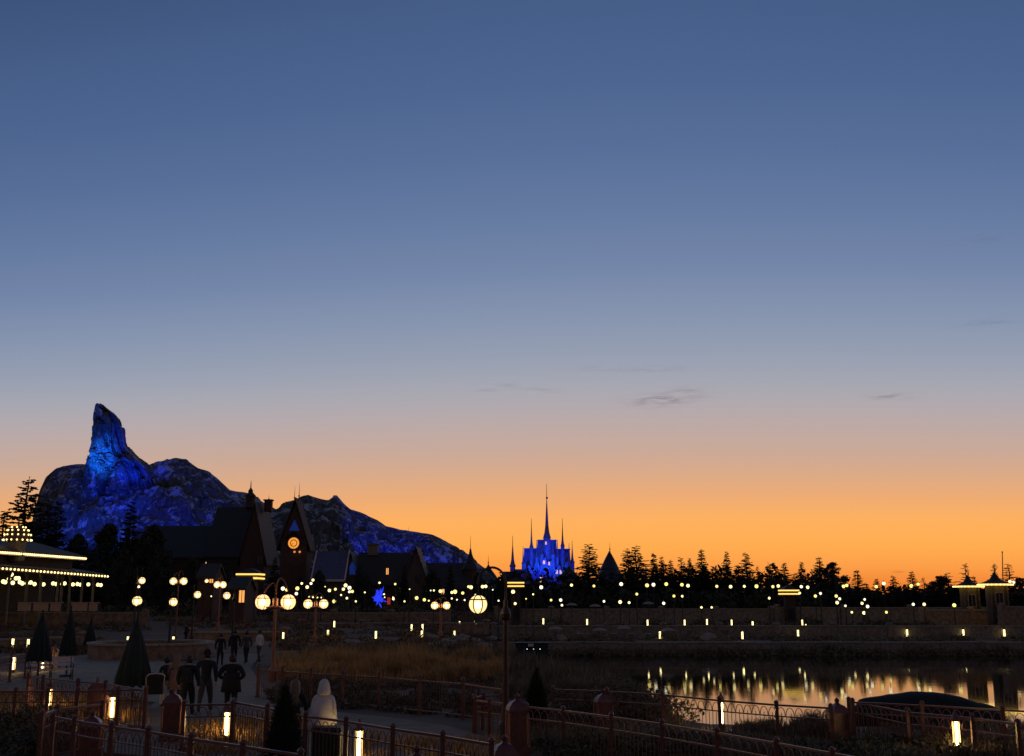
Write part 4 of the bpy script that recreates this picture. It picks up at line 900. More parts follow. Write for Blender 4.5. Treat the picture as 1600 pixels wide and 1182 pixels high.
# lamps with a shepherd's crook, globe hung under it
def cage(bm, c, r):
    for a in (0, pi / 3, 2 * pi / 3):
        bm.tube([c + Vector((r * cos(t) * cos(a), r * cos(t) * sin(a), r * sin(t))) for t in [-pi / 2 + .35 + (pi - .35) * i / 10 for i in range(11)]], .014, 4)
        bm.tube([c + Vector((-r * cos(t) * cos(a), -r * cos(t) * sin(a), r * sin(t))) for t in [-pi / 2 + .35 + (pi - .35) * i / 10 for i in range(11)]], .014, 4)
    bm.tube([c + Vector((r * cos(t) * .86, r * sin(t) * .86, r * .5)) for t in [2 * pi * i / 16 for i in range(17)]], .016, 4)
def crook_lamp(gpx, gpy, Y, ppx, ytop, r, label, mpost=M_iron, group='shepherd crook lamps', sag=.45):
    g = at(gpx, gpy, Y); b = at(ppx, gpy, Y); zb = terrain(b.x, Y) - .05; o = thing('hooked_lamp', label, 'street lamp', (b.x, Y, zb), 0, group)
    zt = at(ppx, ytop, Y).z - zb; gx = g.x - b.x; gz = g.z - zb
    m = MB(); zk = zt - abs(gx) * .62
    m.lathe([(.17, 0), (.17, .5), (.11, .6), (.075, 1.0), (.055, zk - .4)], n=10); m.build('post', mpost, o)
    m = MB(); m.lathe([(.06, 1.0), (.12, 1.06), (.14, 1.16), (.09, 1.28), (.06, 1.34)], (0, 0, gz - 1.4), 10); m.build('collar', mpost, o)
    m = MB(); m.tube([(0, 0, zk - .4)] + bez((0, 0, zk), (0, 0, zt + .12), (gx, 0, zt + .12), (gx, 0, zk), 14), .032, 7); m.tube([(gx, 0, zk), (gx, 0, gz + r)], .012, 5); m.build('crook', mpost, o)
    m = MB(); m.ball((gx, 0, gz), r, 20, 14); go = m.build('globe', L_near, o, True)
    m = MB(); m.ball((gx, 0, gz - r * .1), r * .36, 12, 8); m.build('bulb', L_core, go, True)
    m = MB(); cage(m, Vector((gx, 0, gz)), r * 1.03); m.lathe([(r * .35, gz + r * .95), (r * .2, gz + r * 1.15), (.02, gz + r * 1.3)], (gx, 0, 0), 8); m.build('cage', M_dark, o); return o
crook_lamp(747, 944.5, 28, 790, 886, .225, 'large caged globe lamp hanging from a tall hooked post at centre', M_postiron)
def twin_lamp(px, py, Y, half, r, ytop, label, mpost=M_copper, big=False):
    g = at(px, py, Y); zb = terrain(g.x, Y) - .05; o = thing('twin_globe_lamp', label, 'street lamp', (g.x, Y, zb), 0, 'twin globe lamps'); gz = g.z - zb; dx = half * Y / F; zt = at(px, ytop, Y).z - zb
    m = MB(); m.lathe([(.17, 0), (.17, .5), (.10, .62), (.075, 1.0), (.06, gz - r * .8)], n=10); m.build('post', mpost, o)
    m = MB(); m.lathe([(.1, gz - r * .95), (dx * .75, gz - r * .8), (dx * .75, gz - r * .62), (.12, gz - r * .5), (.12, gz + r * .5), (.03, gz + r * .6)], n=14); m.build('hub', mpost, o)
    m = MB(); m.tube([(0, 0, gz + r * .5)] + bez((0, 0, gz + r), (0, 0, zt), (dx * .5, 0, zt + .1), (dx * .95, 0, gz + r * 1.5), 8), .03, 6)
    m.tube([(0, 0, gz + r * .5)] + bez((0, 0, gz + r), (0, 0, zt * .97 + gz * .03), (-dx * .5, 0, (zt + gz) / 2 + .2), (-dx * .95, 0, gz + r * 1.2), 8), .03, 6); m.build('arm', mpost, o)
    for s_ in (-1, 1):
        m = MB(); m.ball((s_ * dx, 0, gz), r, 18, 12); go = m.build('globe', L_near, o, True)
        m = MB(); m.ball((s_ * dx, 0, gz - r * .05), r * .42, 12, 8); m.build('bulb', L_core, go, True)
        m = MB(); cage(m, Vector((s_ * dx, 0, gz)), r * 1.03); m.build('cage', M_copper if big else M_dark, go)
    return o
twin_lamp(430.5, 941, 48, 19.5, .315, 898, 'large copper post with two bright caged globes, in front of the clock tower', big=True)
twin_lamp(493.5, 944, 84, 12, .34, 925, 'twin globe copper lamp right of the large copper lamp')
twin_lamp(688.5, 946.5, 90, 9, .30, 932, 'twin globe copper lamp left of the hanging caged globe')
twin_lamp(344, 914, 100, 4.5, .30, 898, 'twin globe lamp left of the bright kiosk fascia')
twin_lamp(279, 908.5, 84, 8, .27, 890, 'twin globe lamp high above the left planter, second pair from left', M_iron)
for i, (gx, gy, Y, ppx, yt, r, lb) in enumerate([(214.6, 939.5, 62, 218, 925, .27, 'round globe lamp right above the tallest closed parasol'), (222, 907.5, 80, 214, 886, .24, 'hooked lamp with globe high above the tallest closed parasol'), (271, 941, 66, 268, 928, .24, 'round globe lamp left of centre plaza, over the oval planter'), (308.7, 929.5, 84, 303, 915, .26, 'hooked globe lamp right of the oval planter'), (354.5, 931, 80, 366, 910, .25, 'hooked globe lamp left of the lit arch window'), (323, 908, 118, 320, 900, .2, 'small globe lamp beside the square orange window'), (217, 917, 118, 219, 905, .17, 'tiny globe lamp just under the high hooked lamp')]):
    crook_lamp(gx, gy, Y, ppx, yt, r, lb, M_dark)
# little square lit booth and arched window house at (330,908),(376,932)
bo, _ = gable_house('village_cottage', 'small cottage with orange lit square window behind the twin lamp', 318, 342, 884, 902, 124, 4, M_tile, M_brick)
window(bo, 330.5, 908, 122, .42, .42, L_win, 122)
bo, _ = gable_house('village_cottage', 'cottage with glowing arched window under the bright kiosk fascia', 366, 390, 905, 920, 112, 4, M_tile, M_brick)
window(bo, 378, 932, 110, .55, 1.2, L_win, 110)

# ------------------------------------------------------------------ bollard lights
def bollard_proto(hl, rad, m, detail=True):
    l = MB(); l.lathe([(rad, .16), (rad, .16 + hl)], n=10)
    b = MB(); b.lathe([(rad * 1.25, 0), (rad * 1.25, .1), (rad * 1.05, .16)], n=10)
    c = MB(); z = .16 + hl; c.lathe([(rad * 1.25, z), (rad * 1.25, z + .04), (rad * .9, z + .13), (rad * .35, z + .2), (rad * .3, z + .25)], n=10)
    for k in range(4):
        a = pi / 4 + pi / 2 * k; c.bar((rad * 1.02 * cos(a), rad * 1.02 * sin(a), .16), (rad * 1.02 * cos(a), rad * 1.02 * sin(a), z), .018)
    k = MB(); k.lathe([(rad * .4, .18), (rad * .4, .14 + hl)], n=8)
    return mesh_of(l, 'light_tube', m), mesh_of(b, 'base', M_iron), mesh_of(c, 'cap', M_iron), mesh_of(k, 'bulb', glow('bollard_core', (1.0, 0.70, 0.32), 120.0))
BN, BF = bollard_proto(.56, .085, L_boll), bollard_proto(.58, .085, L_bollf)
def bollard(px, pyb, label, group, proto, Y=None, sc=1.0):
    p = onground(px, pyb)
    if Y: p = at(px, pyb, Y)
    o = thing('bollard_light', label, 'bollard light', p if Y else (p.x, p.y, terrain(p.x, p.y)), 0, group); o.scale = (sc, sc, sc)
    for me, nm in zip(proto[:4 if proto is BN else 3], ('light_tube', 'base', 'cap', 'bulb')): child(me, nm, o)
    return o
near_b = [(75, 1112, 'glowing bollard at the left edge fence, left of the domed gate pillars'), (174, 1130, 'glowing bollard between the domed pillars at lower left'), (353, 1160, 'glowing bollard on the path edge below the walking group'), (560, 1196, 'glowing bollard cut off by the bottom edge right of the white hooded jacket'), (20, 1052, 'glowing bollard at the far left edge beside the bench'), (66, 1050, 'glowing bollard behind the leftmost parasol'), (1128, 1140, 'glowing bollard in front of the bright lake reflections'), (1497, 1178, 'glowing bollard in the grass in front of the covered boat')]
for px, py, lb in near_b: bollard(px, py, lb, 'near bollard lights', BN)
mid_b = [(199, 1011), (270, 1011), (19, 1015), (43, 1016), (389, 964), (392, 974), (442, 1003), (512, 999), (522, 983), (587, 1001), (643, 989), (659, 1000), (660, 988.5), (692, 973), (710, 998), (718, 990), (742, 978), (744, 995), (758, 981)]
for i, (px, py) in enumerate(sorted(mid_b)):
    bollard(px, py, f'small bollard light, {ordn(i)} from the left on the terraces left of the lake', 'middle bollard lights', BF, sc=.95)
far1 = [(849, 978), (917.5, 979), (1012, 980), (1070, 980), (1105, 979), (1143.5, 980), (1254, 980)]
for i, (px, py) in enumerate(far1): bollard(px, py, f'far bollard light, {ordn(i)} from the left in the upper row over the lake wall', 'upper far bollard lights', BF, Y=123.5, sc=1.05)
far2 = [(1031.5, 1001.5), (1160.5, 1002), (1177, 995), (1247.5, 998.5), (1260, 994), (1418, 997.5), (1506, 997.5), (1570, 997.5)]
for i, (px, py) in enumerate(far2): 
    bollard(px, py, f'bright far bollard light, {ordn(i)} from the left on the quay mirrored in the lake', 'quay bollard lights', BF, sc=1.25 if i not in (4,) else .8)

# ------------------------------------------------------------------ open parasols, benches and urns on the far bank
def parasol_open(px, py, Y, label):
    t_ = at(px, py, Y); zb = terrain(t_.x, Y) - .02; h = t_.z - zb; o = thing('open_parasol', label, 'parasol', (t_.x, Y, zb), 0, 'open parasols across the lake')
    m = MB(); m.lathe([(.28, 0), (.28, .08), (.03, .12), (.025, h)], n=8); m.build('pole', M_dark, o)
    m = MB(); m.lathe([(.72, h - .26), (.74, h - .2), (.45, h - .03), (.02, h + .05)], n=10); m.build('canopy', M_beige, o)
for i, (px, py, Y) in enumerate([(868, 980, 113), (937, 982, 115), (975, 979, 113), (1043, 982, 115)]): parasol_open(px, py, Y, f'pale parasol top, {ordn(i)} from the left on the quay terrace')
for i, (px, py, Y) in enumerate([(893, 943, 138), (930, 945, 138), (1013, 941, 140)]): parasol_open(px, py, Y, f'pale parasol top, {ordn(i)} from the left on the upper terrace below the castle wall')
for i, (px, py) in enumerate([(1078, 1003), (1131, 1003), (1138, 1003)]):
    p = onground(px, py); o = thing('stone_urn', f'pale flared stone urn, {ordn(i)} from the left on the far quay', 'urn', (p.x, p.y, terrain(p.x, p.y)), 0, 'stone urns on the quay')
    m = MB(); m.lathe([(.26, 0), (.26, .12), (.14, .22), (.13, .6), (.18, .75), (.42, 1.05), (.46, 1.12), (.38, 1.12), (.3, 1.0)], n=12); m.build('bowl', M_pale, o, True); m = MB(); m.box((0, 0, -.03), (.6, .6, .12)); m.build('plinth', M_pale, o)
def table(px, py, label):
    p = onground(px, py); o = thing('terrace_table', label, 'table', (p.x, p.y, terrain(p.x, p.y)), 0, 'tables on the quay terrace')
    m = MB(); m.lathe([(.45, .70), (.45, .74)], n=12); m.build('tabletop', M_dark, o)
    for k in range(3):
        a = 2 * pi * k / 3; m = MB(); m.tube([(.08 * cos(a), .08 * sin(a), .70), (.32 * cos(a), .32 * sin(a), 0)], .02, 5); m.build('leg', M_dark, o)
for i, px in enumerate((906, 960, 987, 1013, 1034)): table(px, 1009, f'small dark table, {ordn(i)} from the left on the quay terrace')

sp = []
for k in range(150):
    x = rng.uniform(2, 62); sp.append((x, 109.4 + rng.uniform(-.5, .3), -.05, rng.uniform(.5, 1.3), .35, rng.uniform(.35, 1.5)))
foliage_mass('quay_reeds', 'ragged reeds along the waterline of the far quay', sp, 16000, 0.14, M_tuft, 41)
# boats
def covered_boat(name, label, loc, L, W, H, prow, rz):
    o = thing(name, label, 'boat', loc, rz)
    n, mseg = 26, 10; hull = MB(); tp = MB()
    def half(u): return W / 2 * (max(0.0, 1 - (2 * abs(u - .52)) ** 3.2)) ** .55 + .02
    for i in range(n + 1):
        u = i / n; x = -L / 2 + L * u; w_ = half(u); sh = .55 + .35 * (1 - u) ** 3 + .12 * u ** 4
        for y, z in ((0, -.25), (w_ * .7, -.12), (w_ * .95, sh * .5), (w_, sh), (w_ * .9, sh), (-w_ * .9, sh), (-w_, sh), (-w_ * .95, sh * .5), (-w_ * .7, -.12)): hull.v.append((x - prow * (1 - u) ** 4 * (1 if z > .2 else 0), y, z))
    for i in range(n):
        for k in range(9): hull.f.append((i * 9 + k, i * 9 + (k + 1) % 9, (i + 1) * 9 + (k + 1) % 9, (i + 1) * 9 + k))
    hull.f.append(tuple(range(9))); hull.f.append(tuple(n * 9 + k for k in reversed(range(9)))); hull.build('hull', M_canvas, o, True)
    for i in range(n + 1):
        u = i / n; x = -L / 2 + .12 + (L - .24) * u; w_ = half(u) * 1.02; sh = .55 + .35 * (1 - u) ** 3 + .12 * u ** 4
        top = max(sh + .03, interp([(0, .95), (.03, 1.3), (.08, 1.80), (.2, 1.90), (.43, 2.08), (.6, 2.02), (.72, 1.88), (.85, 1.64), (.95, 1.52), (.985, 1.3), (1, .75)], u) * H / 2.1)
        for k in range(mseg + 1):
            a = pi * k / mseg; yy = w_ * cos(a); zz = sh - .08 + (top - sh + .08) * sin(a) ** .45 + .03 * nz(x * 2.5, yy * 2.5, 3)
            tp.v.append((x - prow * (1 - u) ** 4 * .9, yy, zz))
    q = mseg + 1
    for i in range(n):
        for k in range(mseg): tp.f.append((i * q + k, i * q + k + 1, (i + 1) * q + k + 1, (i + 1) * q + k))
    tp.build('tarpaulin', M_tarp, o, True)
    m = MB()
    for i in range(7): 
        u = .15 + .7 * i / 6; m.tube([(-L / 2 + L * u, -half(u) * 1.04, .75), (-L / 2 + L * u + .1, -half(u) * 1.03, .35)], .012, 4)
    m.build('tie_cords', M_dark, o, kind='stuff'); return o
bp = at(1449, 1106, 44.5)
covered_boat('covered_boat', 'boat under a dark green domed tarpaulin moored at the near right shore', (bp.x, 44.5, 0), 6.1, 2.2, 2.1, .2, 0)
p = at(831, 1020, 104); bt = thing('cabin_boat', 'small dark green cabin boat with tiny lights at the lake corner', 'boat', (p.x, 104, 0))
m = MB(); m.add([(-1.7, -.7, .5), (1.7, -.7, .5), (1.7, .7, .5), (-1.7, .7, .5), (-1.5, -.55, -.2), (1.6, -.55, -.2), (1.6, .55, -.2), (-1.5, .55, -.2)], [(0, 4, 5, 1), (1, 5, 6, 2), (2, 6, 7, 3), (3, 7, 4, 0), (0, 1, 2, 3)]); m.build('hull', M_canvas, bt)
m = MB(); m.box((.0, 0, .95), (3.0, 1.1, .9)); m.build('cabin', M_canvas, bt); m = MB(); m.box((0, 0, 1.45), (3.3, 1.4, .09), 0, .92); m.build('roof', M_slate, bt)
m = MB(); m.box((-.1, -.62, 1.28), (.5, .05, .26)); m.build('name_board', M_slat, bt)
for dx in (-.45, .15, .75):
    m = MB(); m.box((dx, -.57, .95), (.34, .05, .36)); wo = m.build('window', M_gpane, bt); m = MB(); m.ball((dx, -.63, .9), .04, 6, 4); m.build('lamp', L_white, wo)

# ------------------------------------------------------------------ blue light sculpture, red stall
p = at(592, 955, 124); ls = thing('light_sculpture', 'spiky glowing blue light sculpture in the village square', 'light sculpture', (p.x, 124, terrain(p.x, 124) - .05))
zo = p.z - ls.location.z; m = MB(); m.tube([(0, 0, 0), (0, 0, zo + 2.5)], .05, 6); m.build('pole', M_dark, ls)
r_ = random.Random(4)
for i in range(24):
    a = 2.399 * i; el_ = -1.0 + 2.3 * ((i * 7) % 24) / 24; L = r_.uniform(.65, 1.35); q = Vector((r_.uniform(-.1, .1), r_.uniform(-.1, .1), zo + 1.25 + r_.uniform(-.35, .45)))
    d = Vector((cos(a) * cos(el_), sin(a) * cos(el_) * .7, sin(el_) * 1.15)).normalized(); s_ = d.cross(Vector((0, 1, .2))).normalized() * r_.uniform(.09, .16)
    m = MB(); n_ = d.cross(s_).normalized() * .03
    pts = [q + d * .05, q + d * L * .55 + s_, q + d * L, q + d * L * .55 - s_]; m.add([v + n_ for v in pts] + [v - n_ for v in pts], [(0, 1, 2, 3), (7, 6, 5, 4), (0, 4, 5, 1), (1, 5, 6, 2), (2, 6, 7, 3), (3, 7, 4, 0)]); m.build('petal', L_blue, ls)
p = at(608, 948, 122); st = thing('market_stall', 'small market stall with glowing red panel right of the blue sculpture', 'stall', (p.x, 122, terrain(p.x, 122)))
m = MB(); m.box((0, 0, .5), (1.2, .8, 1.0)); m.build('counter', M_timber, st); zz = p.z - st.location.z + .6
m = MB(); m.box((0, -.42, zz), (.34, .06, .75)); m.build('red_panel', L_red, st); m = MB(); m.box((0, 0, zz + .6), (1.5, 1.1, .1)); m.build('awning', M_brick, st)
for s_ in (-1, 1):
    m = MB(); m.tube([(s_ * .6, 0, .9), (s_ * .6, 0, zz + .6)], .04, 6); m.build('post', M_dark, st); m = MB(); m.ball((s_ * .45, -.5, zz + .4), .06, 6, 4); m.build('bulb', L_bulb, st)

# tan planters on the pavilion terrace
for i, (a_, b_) in enumerate([(29, 50), (53, 77), (80, 96), (112, 138), (140, 153)]):
    A, B = at(a_, 955, 99), at(b_, 955, 99); cx = (A.x + B.x) / 2; zb = A.z; w_ = B.x - A.x; o = thing('planter_box', f'tan wooden planter box, {ordn(i)} from the left below the pavilion globes', 'planter', (cx, 99, zb), 0, 'tan planter boxes')
    n = 5
    for k in range(n):
        m = MB(); m.box((-w_ / 2 + w_ * (k + .5) / n, -.25, .36), (w_ / n - .02, .05, .72)); m.build('plank', M_wood, o)
    m = MB(); m.box((0, .02, .34), (w_ - .04, .45, .68)); m.build('soil_box', M_timber, o); m = MB(); m.box((0, -.02, .74), (w_ + .06, .62, .05)); m.build('rim', M_wood, o)

# ------------------------------------------------------------------ railings
HOOP = None
def rail_point(px, py, zr):
    d = ray(px, py); return Vector((0, 0, EYE)) + d * ((zr - EYE) / d.z)
def railing(label, pts, h=1.08, style='hoop', gz=2.2, group=None, single=False, sub=None, closed=False):
    """pts: pixels of the top rail at each post"""
    P = [rail_point(x, y, gz + h) for x, y in pts]; P = [Vector((p.x, p.y, gz)) for p in P]
    o = thing('railing', label, 'railing', P[0], 0, 'ornamental railings'); Q = [p - P[0] for p in P]
    pm = None
    for p in Q:
        if pm is None:
            m = MB(); m.box((0, 0, h / 2 + .02), (.085, .085, h + .06)); m.box((0, 0, .06), (.14, .14, .12)); m.lathe([(.066, h + .05), (.066, h + .075), (.04, h + .11), (.01, h + .125)], n=8)
            ob = m.build('post', M_iron, o); ob.location = p; pm = ob.data
        else: child(pm, 'post', o, p)
    pal = MB()
    for a, b in zip(Q, Q[1:]):
        L = (b - a).length; d = (b - a) / L; U = Vector((0, 0, 1)); tops = (h, h - .27, .12) if style == 'hoop' else (h - .08, .12)
        for k, z in enumerate(tops):
            m = MB(); m.bar(a + d * .043 + U * z, b - d * .043 + U * z, .05 if k == 0 else .034, .045 if k == 0 else .03); m.build('rail', M_iron, o)
        n = max(2, int(round(L / .125))); sp_ = L / n
        for k in range(1, n):
            p = a + d * (k * sp_)
            if style == 'hoop': pal.tube([p + U * .135, p + U * (h - .30 + (.12 if k % 2 else 0))], .0085, 4, False)
            else: pal.tube([p + U * .1, p + U * (h - .05), p + U * (h + .12)], [.009, .009, .002], 4, False)
        if style == 'hoop':
            nh = max(1, int(round(L / .25))); hw = L / nh
            for k in range(nh):
                c = a + d * (hw * (k + .5)) + U * (h - .25); m = MB()
                m.tube([c + d * (hw * .46 * cos(t)) + U * (.2 * sin(t)) for t in [pi * i / 8 for i in range(9)]], .010, 4, False); m.build('hoop', M_iron, o)
    pal.build('bars', M_iron, o, kind='stuff'); return o
def subdiv(pts, n):
    out = []
    for (a, b), k in zip(zip(pts, pts[1:]), n):
        for i in range(k): out.append((a[0] + (b[0] - a[0]) * i / k, a[1] + (b[1] - a[1]) * i / k))
    return out + [pts[-1]]
railing('nearest railing running from lower left corner down to the bottom edge', subdiv([(84, 1121), (117, 1127), (175, 1136), (232, 1144), (299, 1155), (380, 1167), (470, 1181)], [1, 1, 1, 1, 1, 1]))
railing('railing corner at lower left turning back toward the domed pillar', [(66, 1119), (90, 1109), (160, 1101)])
railing('railing along the left planting bed from the edge to the domed pillar', [(-30, 1081), (25, 1081), (75, 1081), (122, 1081), (185, 1079), (228, 1078)])
railing('railing beside the bench running right below the parasols', [(45, 1057), (68, 1060), (122, 1066), (165, 1069), (228, 1080)])
railing('short railing at the far left edge behind the bench', [(-30, 1035), (18, 1026), (42, 1022), (84, 1013)])
railing('railing in front of the walking group, lit gold by the bollard', [(288, 1102), (364, 1101), (366, 1098), (418, 1107), (478, 1120), (541, 1128), (614, 1140), (692, 1151), (768, 1164)])
railing('spear topped fence behind the white hooded jacket along the golden grass', [(404, 1043), (442, 1046), (486, 1049), (536, 1052), (592, 1055), (656, 1060), (724, 1065), (786, 1074)], style='spear')
railing('curved railing end beside the central lamp post', [(790, 1100), (765, 1098), (743, 1095), (741, 1091), (755, 1088), (785, 1087)], gz=2.0)
railing('near railing descending to the right from the central pillars', [(822, 1105), (880, 1111), (955, 1121), (1034, 1132), (1120, 1146), (1213, 1162), (1300, 1178), (1400, 1196)], gz=2.0)
railing('lakeside railing in front of the bright water reflections', [(864, 1078), (948, 1081), (1035, 1086), (1124, 1095), (1213, 1102), (1298, 1107)], gz=2.0)
railing('lakeside railing in front of the covered boat', [(1326, 1096), (1418, 1114), (1519, 1123), (1590, 1132), (1660, 1140)], gz=1.95)
railing('upper right railing crossing the covered boat', [(1332, 1098), (1440, 1103), (1566, 1110), (1640, 1114)], gz=2.0)
# domed gate pillars
def gate_pillar(px, ytip, ybase, label, wd=.42):
    p = onground(px, ybase); zt = at(px, ytip, p.y).z - 2.15; o = thing('gate_pillar', label, 'pillar', (p.x, p.y, 2.15), .2, 'domed gate pillars'); h = zt; r = wd / 2
    m = MB(); m.box((0, 0, (h - .42) / 2), (wd, wd, h - .42)); m.box((0, 0, .15), (wd + .1, wd + .1, .3)); m.build('shaft', M_iron, o)
    m = MB(); m.lathe([(r * 1.55, h - .42), (r * 1.55, h - .36), (r * 1.35, h - .28), (r * .9, h - .20), (r * .4, h - .16), (.04, h - .12)], n=4, rot=pi / 4); m.build('domed_cap', M_iron, o, False)
    m = MB(); m.lathe([(.03, h - .14), (.06, h - .10), (.065, h - .06), (.03, h - .02), (.01, h)], n=8); m.build('finial', M_iron, o)
    for sx in (-1, 1):
        for sy in (-1, 1): m = MB(); m.tube([(sx * r, sy * r, .3), (sx * r, sy * r, h - .43)], .026, 6); m.build('corner_bead', M_copper, o)
    return o
for px, yt, yb, lb in [(148, 1058, 1122, 'domed gate pillar at left behind the two glowing bollards'), (140, 1109, 1185, 'nearest domed gate pillar at lower left on the front railing'), (266, 1074, 1160, 'domed gate pillar with gilded edge left of the walking group'), (808, 1083, 1182, 'wide domed gate pillar right of the central lamp post'), (788, 1147, 1240, 'domed gate pillar at the bottom edge below the central lamp'), (943, 1076, 1132, 'domed gate pillar on the lakeside railing at centre right'), (1311, 1090, 1156, 'domed gate pillar between bright water and covered boat'), (650, 1164, 1250, 'round topped pillar tip at the bottom edge, centre left'), (83, 1008, 1045, 'small domed pillar behind the leftmost parasols')]:
    gate_pillar(px, yt, yb, lb)

# ------------------------------------------------------------------ closed parasols and cone topiaries
def parasol_closed(px, ytip, yhem, Y, rb, label):
    a, b = at(px, ytip, Y), at(px, yhem, Y); zb = terrain(b.x, Y); h, hem = a.z - zb, b.z - zb; o = thing('closed_parasol', label, 'parasol', (b.x, Y, zb), 0, 'closed parasols on the plaza')
    m = MB(); m.lathe([(.30, 0), (.30, .1), (.04, .14), (.03, hem + .4)], n=10); m.build('pole', M_dark, o)
    m = MB(); n = 24; prof = [(1.0, 0), (.97, .10), (.80, .30), (.55, .58), (.30, .82), (.10, .97), (.02, 1.0)]
    for r, t in prof:
        for k in range(n):
            a_ = 2 * pi * k / n; f_ = 1 + .16 * (1 if k % 2 else -1) * (1 - t) ; m.v.append((rb * r * f_ * cos(a_), rb * r * f_ * sin(a_), hem + (h - hem) * t - (.10 * (1 if k % 2 else 0) if t == 0 else 0)))
    for i in range(len(prof) - 1):
        for k in range(n): m.f.append((i * n + k, i * n + (k + 1) % n, (i + 1) * n + (k + 1) % n, (i + 1) * n + k))
    m.f.append(tuple(range(n))); m.build('canopy', M_canvas, o)
    m = MB(); m.lathe([(.03, h - .02), (.045, h + .03), (.01, h + .12)], n=8); m.build('finial', M_dark, o); return o
parasol_closed(61, 957, 1031, 42, .40, 'leftmost dark green closed parasol, behind the bench')
parasol_closed(106, 950, 1022, 50, .33, 'second closed parasol from the left, beside the bench end')
parasol_closed(208, 968, 1070, 36, .52, 'largest dark green closed parasol, left of the stroller')
parasol_closed(140, 966, 1008, 72, .35, 'small distant closed parasol on the left terrace')
def topiary(px, ytip, Y, rb, label, n=4200):
    a = at(px, ytip, Y); zb = terrain(a.x, Y); h = a.z - zb; o = thing('cone_topiary', label, 'topiary', (a.x, Y, zb), 0, 'cone topiaries'); r = random.Random(int(px)); m = MB()
    for k in range(n):
        t = 1 - sqrt(r.random()); t = min(.985, t * 1.0); a_ = r.uniform(0, 2 * pi); rr = rb * (1 - t) ** .8 * r.uniform(.6, 1.16) * (sm(-.02, .12, t) * .25 + .75); p = Vector((rr * cos(a_), rr * sin(a_), .25 + (h - .25) * t))
        d = Vector((cos(a_), sin(a_), .9)).normalized(); e1 = d * r.uniform(.06, .14); e2 = Vector((-sin(a_), cos(a_), r.uniform(-.5, .5))).normalized() * .022; q = len(m.v)
        m.v += [tuple(p - e1 * .4 - e2), tuple(p - e1 * .4 + e2), tuple(p + e1)]; m.f.append((q, q + 1, q + 2))
    core = MB(); core.lathe([(rb * .72, .25), (rb * .68, h * .25), (rb * .42, h * .55), (.03, h * .93)], n=12); core.build('inner_foliage', M_leafd, o); m.build('foliage', M_leafd, o)
    m = MB(); m.lathe([(rb * .42, 0), (rb * .58, .34), (rb * .62, .34), (rb * .62, .4), (rb * .5, .4), (rb * .5, .3)], n=14); m.build('pot', M_brick, o)
topiary(447, 1066, 21.2, .44, 'dark cone topiary in front of the railing left of the white hooded jacket')
topiary(838, 1043, 31, .34, 'slim dark cone topiary right of the central lamp post')

# ------------------------------------------------------------------ bench
p = onground(78, 1064); be = thing('bench', 'park bench with pale slats and black iron ends at the left', 'bench', (p.x, p.y, 2.25), R(32))
for k, (y, z) in enumerate(((-.2, .43), (-.08, .44), (.04, .44), (.16, .43))):
    m = MB(); m.box((0, y, z), (1.9, .10, .035)); m.build('seat_slat', M_slat, be)
for k, (y, z) in enumerate(((.27, .62), (.31, .76), (.34, .88))):
    m = MB(); m.box((0, y, z), (1.9, .03, .11)); m.build('back_slat', M_slat, be)
for x in (-.85, 0, .85):
    m = MB(); m.tube([(x, -.24, 0), (x, -.2, .25), (x, -.22, .42), (x, .2, .42), (x, .27, .6), (x, .36, .95)], .028, 6); m.tube([(x, .18, .42), (x, .14, .22), (x, .26, 0)], .028, 6); m.tube([(x, -.24, .42), (x, -.28, .62), (x, -.1, .66), (x, .29, .64)], .022, 6); m.build('iron_end', M_dark, be)

# ------------------------------------------------------------------ boulders and grasses
r_ = random.Random(12)
bl = [(545, 1012, .9), (552, 1008, .6), (720, 1006, 1.1), (738, 1007, .8), (700, 1012, .9), (680, 1014, .7), (755, 1014, .7), (660, 1016, .6), (772, 1012, .8), (640, 1014, .5), (512, 1020, .6), (1110, 1020, 1.2), (874, 1020, .9)]
bl.sort()
for i, (px, py, s_) in enumerate(bl):
    p = onground(px, py) ; me = bmesh.new(); bmesh.ops.create_icosphere(me, subdivisions=3, radius=1)
    for v in me.verts: v.co *= 1 + .35 * noise.noise(v.co * 1.3 + Vector((i * 3.1, 0, 0))) + .12 * noise.noise(v.co * 3.7 + Vector((i, 2, 0)))
    d = bpy.data.meshes.new('boulder'); me.to_mesh(d); me.free(); d.materials.append(M_rock)
    o = bpy.data.objects.new('boulder', d); COL.objects.link(o); o.location = (p.x, p.y, terrain(p.x, p.y) + .12 * s_); o.scale = (s_ * 1.0, s_ * .8, s_ * .5); o.rotation_euler = (0, 0, r_.uniform(0, 6))
    tag(o, f'grey brown boulder, {ordn(i)} from the left along the planting beds by the lake', 'boulder', 'boulders in the planting beds')
